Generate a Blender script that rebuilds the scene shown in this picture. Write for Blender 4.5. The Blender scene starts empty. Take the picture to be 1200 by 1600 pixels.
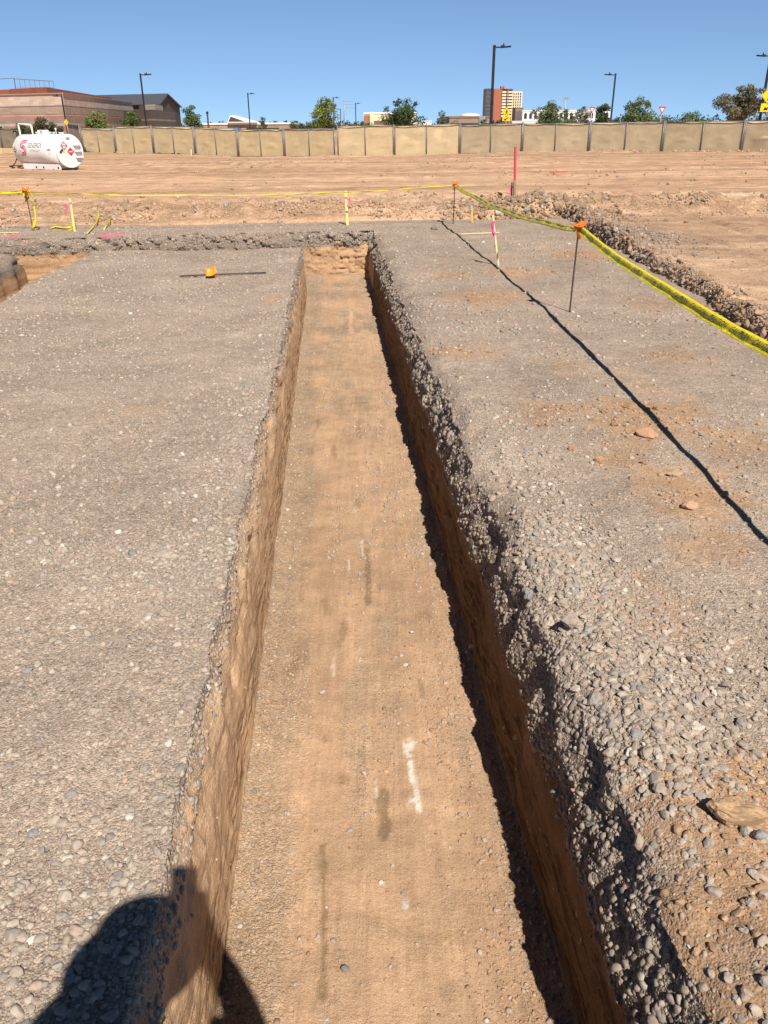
import bpy, bmesh, math, random
import numpy as np
from mathutils import Vector, Matrix
random.seed(7); rng = np.random.default_rng(11)
sc = bpy.context.scene
COL = sc.collection
R_ = math.radians

# ------------------------------------------------------------------ camera, sky, sun, exposure
F = 1250.0; PITCH = R_(25.72); ROLL = 0.008
CAM = Vector((0, 0, 1.75))
fwd = Vector((0, math.cos(PITCH), -math.sin(PITCH)))
_r0 = Vector((1, 0, 0)); _u0 = Vector((0, math.sin(PITCH), math.cos(PITCH)))
CR = _r0*math.cos(ROLL) - _u0*math.sin(ROLL); CU = _r0*math.sin(ROLL) + _u0*math.cos(ROLL)
cd = bpy.data.cameras.new('camera'); cam = bpy.data.objects.new('camera', cd); COL.objects.link(cam)
cd.sensor_fit = 'VERTICAL'; cd.sensor_height = 36; cd.lens = 36*F/1600
cd.clip_start = 0.02; cd.clip_end = 9000
m = Matrix((CR, CU, -fwd)).transposed().to_4x4(); m.translation = CAM; cam.matrix_world = m
sc.camera = cam

SHADOW = Vector((-0.288, 0.846, -1.0)).normalized()        # the way the sunlight travels
SUN_EL = math.asin(-SHADOW.z); SUN_AZ = math.atan2(-SHADOW.x, -SHADOW.y)
sc.cycles.diffuse_bounces = 3
w = bpy.data.worlds.new('World'); sc.world = w; w.use_nodes = True
nt = w.node_tree; bg = nt.nodes['Background']
sky = nt.nodes.new('ShaderNodeTexSky'); sky.sky_type = 'NISHITA'; sky.sun_disc = False
sky.sun_elevation = SUN_EL; sky.sun_rotation = SUN_AZ
sky.air_density = 1.0; sky.dust_density = 0.0; sky.ozone_density = 1.5; sky.altitude = 400
bg.inputs['Strength'].default_value = 0.108
_tc = nt.nodes.new('ShaderNodeTexCoord'); _sp = nt.nodes.new('ShaderNodeSeparateXYZ'); nt.links.new(_tc.outputs['Generated'], _sp.inputs[0])
_ma = nt.nodes.new('ShaderNodeMath'); _ma.operation = 'MULTIPLY_ADD'; nt.links.new(_sp.outputs[2], _ma.inputs[0]); _ma.inputs[1].default_value = 1.3; _ma.inputs[2].default_value = 0.16
_cb = nt.nodes.new('ShaderNodeCombineXYZ'); nt.links.new(_sp.outputs[0], _cb.inputs[0]); nt.links.new(_sp.outputs[1], _cb.inputs[1]); nt.links.new(_ma.outputs[0], _cb.inputs[2])
_vn = nt.nodes.new('ShaderNodeVectorMath'); _vn.operation = 'NORMALIZE'; nt.links.new(_cb.outputs[0], _vn.inputs[0]); nt.links.new(_vn.outputs[0], sky.inputs['Vector'])
_hs = nt.nodes.new('ShaderNodeHueSaturation'); _hs.inputs['Saturation'].default_value = 1.10
nt.links.new(sky.outputs[0], _hs.inputs['Color'])
_mr = nt.nodes.new('ShaderNodeMapRange'); nt.links.new(_sp.outputs[2], _mr.inputs[0])      # upper sky dimmed on purpose to weaken the fill light and deepen shadows
for _i, _v in enumerate((0.13, 0.48, 1.0, 0.24)): _mr.inputs[_i+1].default_value = _v
_mx = nt.nodes.new('ShaderNodeMix'); _mx.data_type = 'RGBA'; _mx.blend_type = 'MULTIPLY'; _mx.inputs['Factor'].default_value = 1.0
nt.links.new(_hs.outputs[0], _mx.inputs[6]); nt.links.new(_mr.outputs[0], _mx.inputs[7]); nt.links.new(_mx.outputs[2], bg.inputs['Color'])
sd = bpy.data.lights.new('sun', 'SUN'); sd.energy = 5.0; sd.angle = R_(0.53); sd.color = (1.0, 0.93, 0.82)
sun = bpy.data.objects.new('sun', sd); COL.objects.link(sun)
sun.rotation_euler = SHADOW.to_track_quat('-Z', 'Y').to_euler(); sun.location = (20, -50, 60)
sc.view_settings.view_transform = 'Standard'; sc.view_settings.look = 'None'
sc.view_settings.exposure = 0.43; sc.view_settings.gamma = 1.0

# ------------------------------------------------------------------ pixel helpers (photo pixels 1200 x 1600)
def ray(px, py): return CR*((px-600)/F) + CU*((800-py)/F) + fwd
def at_depth(px, py, zc): return CAM + ray(px, py)*zc
def on_plane(px, py, z=0.0):
    d = ray(px, py); return CAM + d*((z-CAM.z)/d.z)

# ------------------------------------------------------------------ noise
def _hash(ix, iy, iz, seed):
    h = (ix.astype(np.int64)*374761393 + iy.astype(np.int64)*668265263 + iz.astype(np.int64)*2147483647 + seed*1274126177) & 0xffffffff
    h = ((h ^ (h >> 13))*1274126177) & 0xffffffff
    h = ((h ^ (h >> 16))*2246822519) & 0xffffffff
    return ((h ^ (h >> 15)) & 0xffffff)/8388607.5 - 1.0
def noise(x, y, z=None, seed=0):
    x = np.asarray(x, float); y = np.broadcast_to(np.asarray(y, float), x.shape)
    ix = np.floor(x); iy = np.floor(y); fx = x-ix; fy = y-iy
    fx = fx*fx*fx*(fx*(fx*6-15)+10); fy = fy*fy*fy*(fy*(fy*6-15)+10)
    def lay(iz):
        a = _hash(ix, iy, iz, seed); b = _hash(ix+1, iy, iz, seed); c = _hash(ix, iy+1, iz, seed); d = _hash(ix+1, iy+1, iz, seed)
        return (a*(1-fx)+b*fx)*(1-fy) + (c*(1-fx)+d*fx)*fy
    if z is None: return lay(np.zeros_like(ix))
    z = np.broadcast_to(np.asarray(z, float), x.shape); iz = np.floor(z); fz = z-iz; fz = fz*fz*(3-2*fz)
    return lay(iz)*(1-fz) + lay(iz+1)*fz
def fbm(x, y, z=None, octv=4, seed=0, gain=0.5):
    s = 0; a = 1.0; f = 1.0; t = 0; x = np.asarray(x, float); y = np.broadcast_to(np.asarray(y, float), x.shape)
    x, y = 0.878*x-0.479*y, 0.479*x+0.878*y
    for o in range(octv):
        s = s + a*noise(x*f, y*f, None if z is None else z*f, seed+o*17); t += a; a *= gain; f *= 2.03
        x, y = 0.8*x-0.6*y+3.7, 0.6*x+0.8*y-1.9
    return s/t
def sstep(a, b, x):
    t = np.clip((x-a)/(b-a), 0, 1); return t*t*(3-2*t)

# ------------------------------------------------------------------ object helpers
def tag(o, label=None, cat=None, group=None, kind=None):
    if label: o['label'] = label
    if cat: o['category'] = cat
    if group: o['group'] = group
    if kind: o['kind'] = kind
    return o
def thing(name, label, cat, loc=(0, 0, 0), rz=0.0, group=None):
    o = bpy.data.objects.new(name, None); COL.objects.link(o); o.empty_display_size = 0.1
    o.location = loc; o.rotation_euler = (0, 0, rz)
    return tag(o, label, cat, group)
def mesh_np(name, verts, faces, mat=None, parent=None, col=None, smooth=True, attrs=None):
    """faces: (n,k) int array"""
    me = bpy.data.meshes.new(name); verts = np.asarray(verts, np.float32); faces = np.asarray(faces, np.int32)
    n, k = faces.shape
    me.vertices.add(len(verts)); me.vertices.foreach_set('co', verts.ravel())
    me.loops.add(n*k); me.loops.foreach_set('vertex_index', faces.ravel())
    me.polygons.add(n); me.polygons.foreach_set('loop_start', np.arange(0, n*k, k, dtype=np.int32))
    me.polygons.foreach_set('use_smooth', np.full(n, smooth, bool))
    if col is not None:
        c = np.ones((len(verts), 4), np.float32); c[:, :3] = col
        a = me.attributes.new('Col', 'FLOAT_COLOR', 'POINT'); a.data.foreach_set('color', c.ravel())
    for kx, vx in (attrs or {}).items():
        a = me.attributes.new(kx, 'FLOAT', 'POINT'); a.data.foreach_set('value', np.asarray(vx, np.float32).ravel())
    me.update(calc_edges=True)
    if mat: me.materials.append(mat)
    o = bpy.data.objects.new(name, me); COL.objects.link(o)
    if parent: o.parent = parent
    return o
class MB:
    def __init__(s): s.v = []; s.f = []
    def add(s, vs, fs):
        b = len(s.v); s.v += [tuple(v) for v in vs]; s.f += [tuple(i+b for i in f) for f in fs]; return s
    def box(s, c, d, rz=0.0, rot=None):
        M = rot if rot is not None else Matrix.Rotation(rz, 3, 'Z'); c = Vector(c)
        vs = [c + M @ Vector((sx*d[0]/2, sy*d[1]/2, sz*d[2]/2)) for sz in (-1, 1) for sy in (-1, 1) for sx in (-1, 1)]
        return s.add(vs, [(0, 2, 3, 1), (4, 5, 7, 6), (0, 1, 5, 4), (2, 6, 7, 3), (0, 4, 6, 2), (1, 3, 7, 5)])
    def bbox(s, c, d, bev=0.01, rz=0.0, rot=None):
        M = rot if rot is not None else Matrix.Rotation(rz, 3, 'Z')
        bm = bmesh.new(); bmesh.ops.create_cube(bm, size=1)
        for v in bm.verts: v.co = Vector((v.co.x*d[0], v.co.y*d[1], v.co.z*d[2]))
        bmesh.ops.bevel(bm, geom=bm.edges[:], offset=bev, segments=1, affect='EDGES')
        bm.verts.index_update()
        s.add([Vector(c)+M @ v.co for v in bm.verts], [[v.index for v in f.verts] for f in bm.faces]); bm.free(); return s
    def tube(s, pts, r, n=8, caps=True):
        pts = [Vector(p) for p in pts]; rr = r if isinstance(r, (list, tuple)) else [r]*len(pts)
        ref = None; rings = []
        for i, p in enumerate(pts):
            t = (pts[min(i+1, len(pts)-1)] - pts[max(i-1, 0)]).normalized()
            if ref is None: ref = Vector((0, 0, 1)) if abs(t.z) < .9 else Vector((1, 0, 0))
            a = (ref - t*ref.dot(t)).normalized(); b = t.cross(a); ref = a
            rings.append([p + (a*math.cos(2*math.pi*k/n) + b*math.sin(2*math.pi*k/n))*rr[i] for k in range(n)])
        vs = [v for ring in rings for v in ring]; fs = []
        for i in range(len(pts)-1):
            for k in range(n): fs.append((i*n+k, i*n+(k+1) % n, (i+1)*n+(k+1) % n, (i+1)*n+k))
        if caps: fs.append(tuple(range(n-1, -1, -1))); fs.append(tuple((len(pts)-1)*n+k for k in range(n)))
        return s.add(vs, fs)
    def lathe(s, prof, n=20, M=None):
        M = M or Matrix.Identity(4); vs = []; fs = []
        for (r, z) in prof:
            for k in range(n): vs.append(M @ Vector((r*math.cos(2*math.pi*k/n), r*math.sin(2*math.pi*k/n), z)))
        for i in range(len(prof)-1):
            for k in range(n): fs.append((i*n+k, i*n+(k+1) % n, (i+1)*n+(k+1) % n, (i+1)*n+k))
        fs.append(tuple(range(n-1, -1, -1))); fs.append(tuple((len(prof)-1)*n+k for k in range(n)))
        return s.add(vs, fs)
    def prism(s, poly, a, b, fn=None):
        """poly 2-D points extruded a..b along the third axis; fn maps (x, y, h) to 3-D"""
        fn = fn or (lambda x, y, h: (x, y, h)); n = len(poly)
        vs = [fn(x, y, a) for x, y in poly] + [fn(x, y, b) for x, y in poly]
        fs = [tuple(range(n-1, -1, -1)), tuple(range(n, 2*n))] + [(i, (i+1) % n, n+(i+1) % n, n+i) for i in range(n)]
        return s.add(vs, fs)
    def build(s, name, mat=None, parent=None, smooth=False):
        me = bpy.data.meshes.new(name); me.from_pydata(s.v, [], s.f)
        if smooth: me.polygons.foreach_set('use_smooth', [True]*len(me.polygons))
        bm = bmesh.new(); bm.from_mesh(me); bmesh.ops.recalc_face_normals(bm, faces=bm.faces[:]); bm.to_mesh(me); bm.free()
        me.update()
        if mat: me.materials.append(mat)
        o = bpy.data.objects.new(name, me); COL.objects.link(o)
        if parent: o.parent = parent
        return o
def copy_tree(o, parent=None):
    c = o.copy(); COL.objects.link(c)
    if parent: c.parent = parent
    for ch in list(o.children): copy_tree(ch, c)
    return c
_txt = {}
def text_shape(s):
    """flat glyph mesh of a word: unit height, centred"""
    if s in _txt: return _txt[s]
    cu = bpy.data.curves.new('txt', 'FONT'); cu.body = s; cu.size = 1.0; cu.align_x = 'CENTER'; cu.resolution_u = 3
    ob = bpy.data.objects.new('txt', cu); COL.objects.link(ob); bpy.context.view_layer.update()
    me = bpy.data.meshes.new_from_object(ob.evaluated_get(bpy.context.evaluated_depsgraph_get()))
    vs = [(v.co.x, v.co.y) for v in me.vertices]; fs = [tuple(p.vertices) for p in me.polygons]
    bpy.data.objects.remove(ob); bpy.data.meshes.remove(me); bpy.data.curves.remove(cu)
    _txt[s] = (vs, fs); return _txt[s]

# ------------------------------------------------------------------ materials
def newmat(name):
    mt = bpy.data.materials.new(name); mt.use_nodes = True; n = mt.node_tree
    return mt, n, n.nodes['Principled BSDF']
def N(n, t, **kw):
    x = n.nodes.new('ShaderNode'+t)
    for k, v in kw.items():
        if k in x.inputs: x.inputs[k].default_value = v
        else: setattr(x, k, v)
    return x
def mixc(n, fac, a, b, mode='MIX'):
    x = n.nodes.new('ShaderNodeMix'); x.data_type = 'RGBA'; x.blend_type = mode
    for sock, v in ((x.inputs['Factor'], fac), (x.inputs[6], a), (x.inputs[7], b)):
        if hasattr(v, 'links') or isinstance(v, bpy.types.NodeSocket): n.links.new(v, sock)
        else: sock.default_value = v if not isinstance(v, tuple) else (*v, 1.0)[:4]
    return x.outputs[2]
def maprange(n, v, a, b, c, d):
    x = n.nodes.new('ShaderNodeMapRange'); n.links.new(v, x.inputs[0])
    for i, q in enumerate((a, b, c, d)): x.inputs[i+1].default_value = q
    return x.outputs[0]
def mat(name, color, rough=0.6, metal=0.0, var=0.12, scale=8.0, bump=0.0, spec=0.4, dirt=0.0):
    """painted / worn surface: base colour with procedural mottling and, optionally, dust"""
    mt, n, b = newmat(name)
    tc = N(n, 'TexCoord'); no = N(n, 'TexNoise', Scale=scale, Detail=5.0, Roughness=0.6); n.links.new(tc.outputs['Object'], no.inputs['Vector'])
    f = maprange(n, no.outputs[0], 0.3, 0.7, 1-var, 1+var)
    c = mixc(n, 1.0, color, f, 'MULTIPLY')
    if dirt:
        n2 = N(n, 'TexNoise', Scale=scale*0.4, Detail=6.0); n.links.new(tc.outputs['Object'], n2.inputs['Vector'])
        c = mixc(n, maprange(n, n2.outputs[0], 0.42, 0.72, 0, dirt), c, (0.40, 0.28, 0.18))
    n.links.new(c, b.inputs['Base Color'])
    n.links.new(maprange(n, no.outputs[0], 0.3, 0.7, max(0.05, rough-0.1), min(1, rough+0.1)), b.inputs['Roughness'])
    b.inputs['Metallic'].default_value = metal; b.inputs['Specular IOR Level'].default_value = spec
    if bump:
        bp = N(n, 'Bump', Strength=bump, Distance=0.02); n.links.new(no.outputs[0], bp.inputs['Height']); n.links.new(bp.outputs[0], b.inputs['Normal'])
    return mt

def soil_material(name, scale=1.0, bump=0.6, streak=False, tracks=False):
    """vertex colour x pebbles and grains; attribute 'gravel' 0..1 says how pebbly the surface is"""
    mt, n, b = newmat(name)
    at = N(n, 'Attribute', attribute_name='Col'); ga = N(n, 'Attribute', attribute_name='gravel')
    tc = N(n, 'TexCoord'); P = tc.outputs['Object']
    if streak:
        mp = N(n, 'Mapping'); mp.inputs['Rotation'].default_value = (0, 0, -R_(3.41)); mp.inputs['Scale'].default_value = (1, 0.06, 1)
        n.links.new(P, mp.inputs[0]); st = N(n, 'TexNoise', Scale=42.0, Detail=5.0, Roughness=0.65); n.links.new(mp.outputs[0], st.inputs['Vector'])
    if tracks:
        mp = N(n, 'Mapping'); mp.inputs['Scale'].default_value = (0.10, 1, 1); mp.inputs['Rotation'].default_value = (0, 0, 0.04)
        n.links.new(P, mp.inputs[0]); st = N(n, 'TexNoise', Scale=2.6, Detail=7.0, Roughness=0.68); n.links.new(mp.outputs[0], st.inputs['Vector'])
    v1 = N(n, 'TexVoronoi', Scale=62.0*scale, Randomness=1.0); n.links.new(P, v1.inputs['Vector'])
    v2 = N(n, 'TexVoronoi', Scale=150.0*scale); n.links.new(P, v2.inputs['Vector'])
    n1 = N(n, 'TexNoise', Scale=9.0*scale, Detail=8.0, Roughness=0.62); n.links.new(P, n1.inputs['Vector'])
    n2 = N(n, 'TexNoise', Scale=1.3, Detail=4.0); n.links.new(P, n2.inputs['Vector'])
    n3 = N(n, 'TexNoise', Scale=260.0*scale, Detail=3.0); n.links.new(P, n3.inputs['Vector'])
    sep = N(n, 'SeparateColor'); n.links.new(v1.outputs['Color'], sep.inputs[0])
    sep2 = N(n, 'SeparateColor'); n.links.new(v2.outputs['Color'], sep2.inputs[0])
    peb = maprange(n, sep.outputs[0], 0, 1, 0.72, 1.34); peb2 = maprange(n, sep2.outputs[1], 0, 1, 0.74, 1.30)
    c = at.outputs['Color']
    c = mixc(n, 1.0, c, maprange(n, n2.outputs[0], 0.3, 0.7, 0.86, 1.14), 'MULTIPLY')
    c = mixc(n, 1.0, c, maprange(n, n1.outputs[0], 0.28, 0.72, 0.84, 1.15), 'MULTIPLY')
    c = mixc(n, 1.0, c, maprange(n, n3.outputs[0], 0.3, 0.7, 0.78, 1.20), 'MULTIPLY')
    c = mixc(n, 1.0, c, mixc(n, ga.outputs['Fac'], (1, 1, 1), peb2), 'MULTIPLY')
    # some cells of the larger pattern are bare pebbles
    isp = N(n, 'Math', operation='GREATER_THAN'); n.links.new(sep.outputs[1], isp.inputs[0]); isp.inputs[1].default_value = 0.55
    mm = N(n, 'Math', operation='MULTIPLY'); n.links.new(isp.outputs[0], mm.inputs[0]); n.links.new(ga.outputs['Fac'], mm.inputs[1])
    c = mixc(n, 1.0, c, mixc(n, mm.outputs[0], (1, 1, 1), peb), 'MULTIPLY')
    if streak:
        c = mixc(n, 1.0, c, maprange(n, st.outputs[0], 0.3, 0.7, 0.88, 1.10), 'MULTIPLY')
        sa = N(n, 'Attribute', attribute_name='scrape'); sm = N(n, 'Math', operation='MULTIPLY'); n.links.new(sa.outputs['Fac'], sm.inputs[0]); n.links.new(maprange(n, st.outputs[0], 0.49, 0.57, 0, 0.85), sm.inputs[1])
        c = mixc(n, sm.outputs[0], c, mixc(n, 1.0, c, (0.27, 0.24, 0.21), 'MULTIPLY'))
    if tracks:
        c = mixc(n, 1.0, c, maprange(n, st.outputs[0], 0.34, 0.66, 0.80, 1.14), 'MULTIPLY')
    n.links.new(c, b.inputs['Base Color']); b.inputs['Roughness'].default_value = 0.95; b.inputs['Specular IOR Level'].default_value = 0.15
    # height: pebble domes + grains
    d1 = maprange(n, v1.outputs['Distance'], 0.0, 0.75, 1.0, 0.0)
    h1 = N(n, 'Math', operation='MULTIPLY'); n.links.new(d1, h1.inputs[0]); n.links.new(mm.outputs[0], h1.inputs[1])
    h2 = N(n, 'Math', operation='MULTIPLY'); n.links.new(maprange(n, v2.outputs['Distance'], 0, 0.7, 0.7, 0), h2.inputs[0]); n.links.new(ga.outputs['Fac'], h2.inputs[1])
    s1 = N(n, 'Math', operation='ADD'); n.links.new(h1.outputs[0], s1.inputs[0]); n.links.new(h2.outputs[0], s1.inputs[1])
    s2 = N(n, 'Math', operation='MULTIPLY_ADD'); n.links.new(n1.outputs[0], s2.inputs[0]); s2.inputs[1].default_value = 1.6 if tracks or streak else 0.18; n.links.new(s1.outputs[0], s2.inputs[2])
    s3 = N(n, 'Math', operation='MULTIPLY_ADD'); n.links.new(n3.outputs[0], s3.inputs[0]); s3.inputs[1].default_value = 0.30 if tracks or streak else 0.08; n.links.new(s2.outputs[0], s3.inputs[2])
    hh = s3.outputs[0]
    if streak or tracks:
        s4 = N(n, 'Math', operation='MULTIPLY_ADD'); n.links.new(st.outputs[0], s4.inputs[0]); s4.inputs[1].default_value = 0.9; n.links.new(hh, s4.inputs[2]); hh = s4.outputs[0]
    bp = N(n, 'Bump', Strength=bump, Distance=0.008/scale); n.links.new(hh, bp.inputs['Height']); n.links.new(bp.outputs[0], b.inputs['Normal'])
    return mt
def stone_material(name):
    mt, n, b = newmat(name)
    at = N(n, 'Attribute', attribute_name='Col'); tc = N(n, 'TexCoord')
    n1 = N(n, 'TexNoise', Scale=70.0, Detail=6.0, Roughness=0.65); n.links.new(tc.outputs['Object'], n1.inputs['Vector'])
    c = mixc(n, 1.0, at.outputs['Color'], maprange(n, n1.outputs[0], 0.3, 0.7, 0.8, 1.18), 'MULTIPLY')
    n.links.new(c, b.inputs['Base Color']); b.inputs['Roughness'].default_value = 0.85; b.inputs['Specular IOR Level'].default_value = 0.25
    bp = N(n, 'Bump', Strength=0.4, Distance=0.004); n.links.new(n1.outputs[0], bp.inputs['Height']); n.links.new(bp.outputs[0], b.inputs['Normal'])
    return mt
M_PAD = soil_material('gravel_pad_soil', 1.0, 0.62)
M_TRENCH = soil_material('trench_soil', 1.0, 0.95, streak=True)
M_FIELD = soil_material('field_soil', 0.22, 0.9, tracks=True)
M_STONE = stone_material('stones')
C_GRAVEL = np.array((0.340, 0.268, 0.214)); C_DIRT = np.array((0.440, 0.288, 0.183)); C_WALL = np.array((0.480, 0.305, 0.180))
C_FIELD = np.array((0.500, 0.312, 0.198)); C_PATCH = np.array((0.370, 0.235, 0.145))
C_WHITE = np.array((0.62, 0.56, 0.48)); C_DARK = np.array((0.21, 0.135, 0.075))

# ------------------------------------------------------------------ the pad and its trenches
PHI = math.atan(0.0596); TX, TY = 0.12, 0.0
def uv2w(u, v): return TX + u*math.cos(PHI) - v*math.sin(PHI), TY + u*math.sin(PHI) + v*math.cos(PHI)
def w2uv(x, y):
    x = x-TX; y = y-TY; return x*math.cos(PHI)+y*math.sin(PHI), -x*math.sin(PHI)+y*math.cos(PHI)
DEPTH = 0.75; V0 = 0.30; VC = 13.55; VF = 15.55          # near end, near edge of the cross trench, far wall
NW = 34
def wall(u_floor, u_lip, side, flare, zflare):
    """grid lines across a wall, floor to lip: list of (u, depth fraction)"""
    out = []
    for i in range(NW+1):
        k = i/NW; d = 1-k; z = -DEPTH*d
        u = u_floor + (u_lip-u_floor)*k
        if z > -zflare: u += side*flare*((z+zflare)/zflare)**1.6
        out.append((u, d))
    return out
def lines(a, b, step): n = max(1, int(round(abs(b-a)/step))); return [(a+(b-a)*i/n, 0.0) for i in range(1, n)]
def geo(a, b, r, smin):
    out = []; x = a
    while True:
        x = x + max(smin, abs(x)*r)
        if x > b-smin*0.5: break
        out.append((x, 0.0))
    return out
UL = []
def ext(l, kind): UL.extend([(u, d, kind) for u, d in l])
ext([(-16+0.26*i, 0.0) for i in range(42)], 0)
ext(list(reversed([(u, d) for u, d in wall(-4.98, -5.08, -1, 0.10, 0.25)])), 2)
ext([(u, 1.0) for u, _ in lines(-4.98, -3.99, 0.05)], 2)
ext(wall(-3.99, -3.95, 1, 0.07, 0.2), 2)
ext(lines(-3.87, -2.2, 0.026), 0); ext(lines(-2.2, -0.66, 0.0125), 0)
ext(list(reversed(wall(-0.552, -0.592, -1, 0.022, 0.10))), 1)
ext([(u, 1.0) for u, _ in lines(-0.552, 0.540, 0.0115)], 1)
ext(wall(0.540, 0.612, 1, 0.050, 0.30), 1)
ext(lines(0.65, 2.3, 0.0125), 0); ext(lines(2.3, 4.0, 0.025), 0); ext(lines(4.0, 5.6, 0.05), 0)
UL.sort(key=lambda t: t[0])
VL = []
def extv(l, kind): VL.extend([(v, d, kind) for v, d in l])
extv([(-3.0+0.15*i, 0.0) for i in range(21)], 0)
extv(list(reversed(wall(0.34, V0, -1, 0.03, 0.1)))[::2], 1)
extv([(v, 1.0) for v, _ in geo(0.34, VC-0.10, 0.0078, 0.0075)], 1)
extv(list(reversed(wall(VC, VC-0.03, -1, 0.06, 0.2)))[::2], 2)
extv([(v, 1.0) for v, _ in lines(VC, VF, 0.06)], 2)
extv(wall(VF, VF+0.05, 1, 0.10, 0.28), 3)
extv(lines(VF+0.16, 20.0, 0.06), 0)
VL.sort(key=lambda t: t[0])
uu = np.array([t[0] for t in UL]); ud = np.array([t[1] for t in UL]); uk = np.array([t[2] for t in UL])
vv = np.array([t[0] for t in VL]); vd = np.array([t[1] for t in VL]); vk = np.array([t[2] for t in VL])
nu, nv = len(uu), len(vv)
U, V = np.meshgrid(uu, vv)                               # rows: v
main_u = np.where(uk == 1, ud, 0); left_u = np.where(uk == 2, ud, 0)
main_v = np.where((vk == 1), vd, 0); main_v = np.where(vk == 2, 1.0, main_v); main_v = np.where(vk == 3, vd, main_v)
cross_v = np.where((vk == 2) | (vk == 3), vd, 0)
# the cross trench runs left from the main trench's right wall
cross_u = np.where(uu < 0.540, 1.0, main_u)
Dp = np.maximum(np.maximum(np.minimum(main_u[None, :], main_v[:, None]), np.minimum(left_u[None, :], main_v[:, None])), np.minimum(cross_u[None, :], cross_v[:, None]))
Z = -DEPTH*Dp
# edges of the walls wander a little
wallw_u = np.exp(-(np.minimum(np.abs(U+0.6), np.abs(U-0.62))/0.16)**2)*(V < VF+0.2)
near_top = sstep(-0.75, -0.05, Z)
side = np.where(U > 0, 1.0, -1.0)
wob = (fbm(V*1.1, side*5, octv=3, seed=3)*0.030 + fbm(V*5.5, side*9, octv=3, seed=5)*0.026)*np.where(U > 0, 1.0, 0.75)
U2 = U + wallw_u*side*(wob*(0.2+0.95*near_top) + 0.004)
wallw_l = np.exp(-(np.minimum(np.abs(U+3.97), np.abs(U+5.03))/0.25)**2)
U2 = U2 + wallw_l*fbm(V*1.6, U*0+2, octv=4, seed=8)*0.12
wallw_v = np.exp(-(np.minimum(np.abs(V-VF), np.abs(V-VC))/0.22)**2)
V2 = V + wallw_v*(fbm(U*1.3, Z*2.0, octv=4, seed=12)*0.10) + np.exp(-((V-VF-0.1)/0.5)**2)*0.085*np.minimum(U+0.6, 0)
X, Y = uv2w(U2, V2)
# which vertices are wall / floor / top
gx_u = np.abs(np.gradient(Dp, axis=1)); gx_v = np.abs(np.gradient(Dp, axis=0))
is_floor = Dp > 0.985
is_top = Dp < 0.004
is_wall = ~(is_floor | is_top)
# top surface relief
top_z = fbm(X*0.6, Y*0.6, octv=3, seed=21)*0.030 + fbm(X*3.1, Y*3.1, octv=3, seed=22)*0.012 + fbm(X*13, Y*13, octv=2, seed=23)*0.0035
ridge = lambda n: 1-np.abs(n)
lipR = np.exp(-((U-0.78)/0.20)**2)*(V < VF)               # loose spoil lying along the right lip
top_z = top_z + lipR*(0.030 + 0.035*fbm(V*3, U*6, octv=3, seed=25))*(0.35+0.65*(V < 7))
_hp = on_plane(838, 386); top_z = top_z + np.exp(-(((X-_hp.x)/0.55)**2+((Y-_hp.y)/0.30)**2))*(0.05+0.05*fbm(X*5, Y*5, octv=3, seed=27))
top_z = top_z - (U > 0.5)*(V < VF)*0.10*np.exp(-np.clip(U-0.64, 0, 9)/0.10)*(0.6+0.6*(0.5+0.5*fbm(V*2.2, U*0+4, octv=3, seed=28)))
lip2 = np.exp(-((V-VF-0.45)/0.3)**2); top_z = top_z + lip2*0.03*fbm(U*2, V*3, octv=3, seed=26)
tw = 1-sstep(0.0, 0.35, Dp)
Z = Z + top_z*tw
fz = fbm(U*9, V*0.7, octv=3, seed=31)*0.005 + fbm(U*26, V*0.6, octv=3, seed=32)*0.0040 + fbm(X*10, Y*10, octv=4, seed=33)*0.005
edgefl = np.exp(-((np.abs(U)-0.58)/0.05)**2)
fz = fz + edgefl*(0.012+0.012*fbm(V*7, U*20, octv=3, seed=34))
Z = Z + np.where(is_floor, fz, 0)
# walls: displaced sideways by lumps, scraped lengthwise
zrel = Z/DEPTH
in_main = (np.abs(U) < 0.9) & (V < VC+0.3)
AL = np.where(in_main, V, U)                              # distance along the wall
lump = fbm(AL*9, Z*11, np.where(in_main, U, V)*3, octv=4, seed=41); scrape = fbm(AL*0.9, Z*24, U*2, octv=3, seed=43); big = fbm(AL*2.6, Z*4, U*1, octv=3, seed=45)
gmask = sstep(-0.34, -0.22, Z + 0.05*noise(V*4, U*3, seed=47))          # upper gravel layer is lumpier
wd = is_wall*(lump*(np.where(U < 0, 0.009, 0.016)+0.030*gmask) + fbm(AL*24, Z*28, octv=3, seed=48)*0.007 + big*np.where(U > 0, 0.020, 0.009) + scrape*(np.where(U < 0, 0.004, 0.016)*(1-gmask)))
X = X + np.where(in_main, wd*side, 0)*math.cos(PHI); Y = Y + np.where(in_main, wd*side, 0)*math.sin(PHI)
Xo, Yo = np.where(~in_main, wd*2.2, 0), np.where(~in_main, wd*2.6, 0)
X = X + Xo*0.5; Y = Y + Yo
Z = Z + is_wall*lump*0.012
# the pad's outer edges dip below the field
edge_r = 3.35 + (V-6.4)*0.105 + 0.16*fbm(V*0.9, U*0, octv=3, seed=51)        # right edge
edge_f = 17.15 + 0.25*fbm(U*0.5, V*0, octv=3, seed=53)                        # far edge
dip = np.maximum(sstep(0.30, 0.95, U-edge_r), sstep(0.25, 0.8, V-edge_f))
Z = Z - dip*0.7
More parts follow.
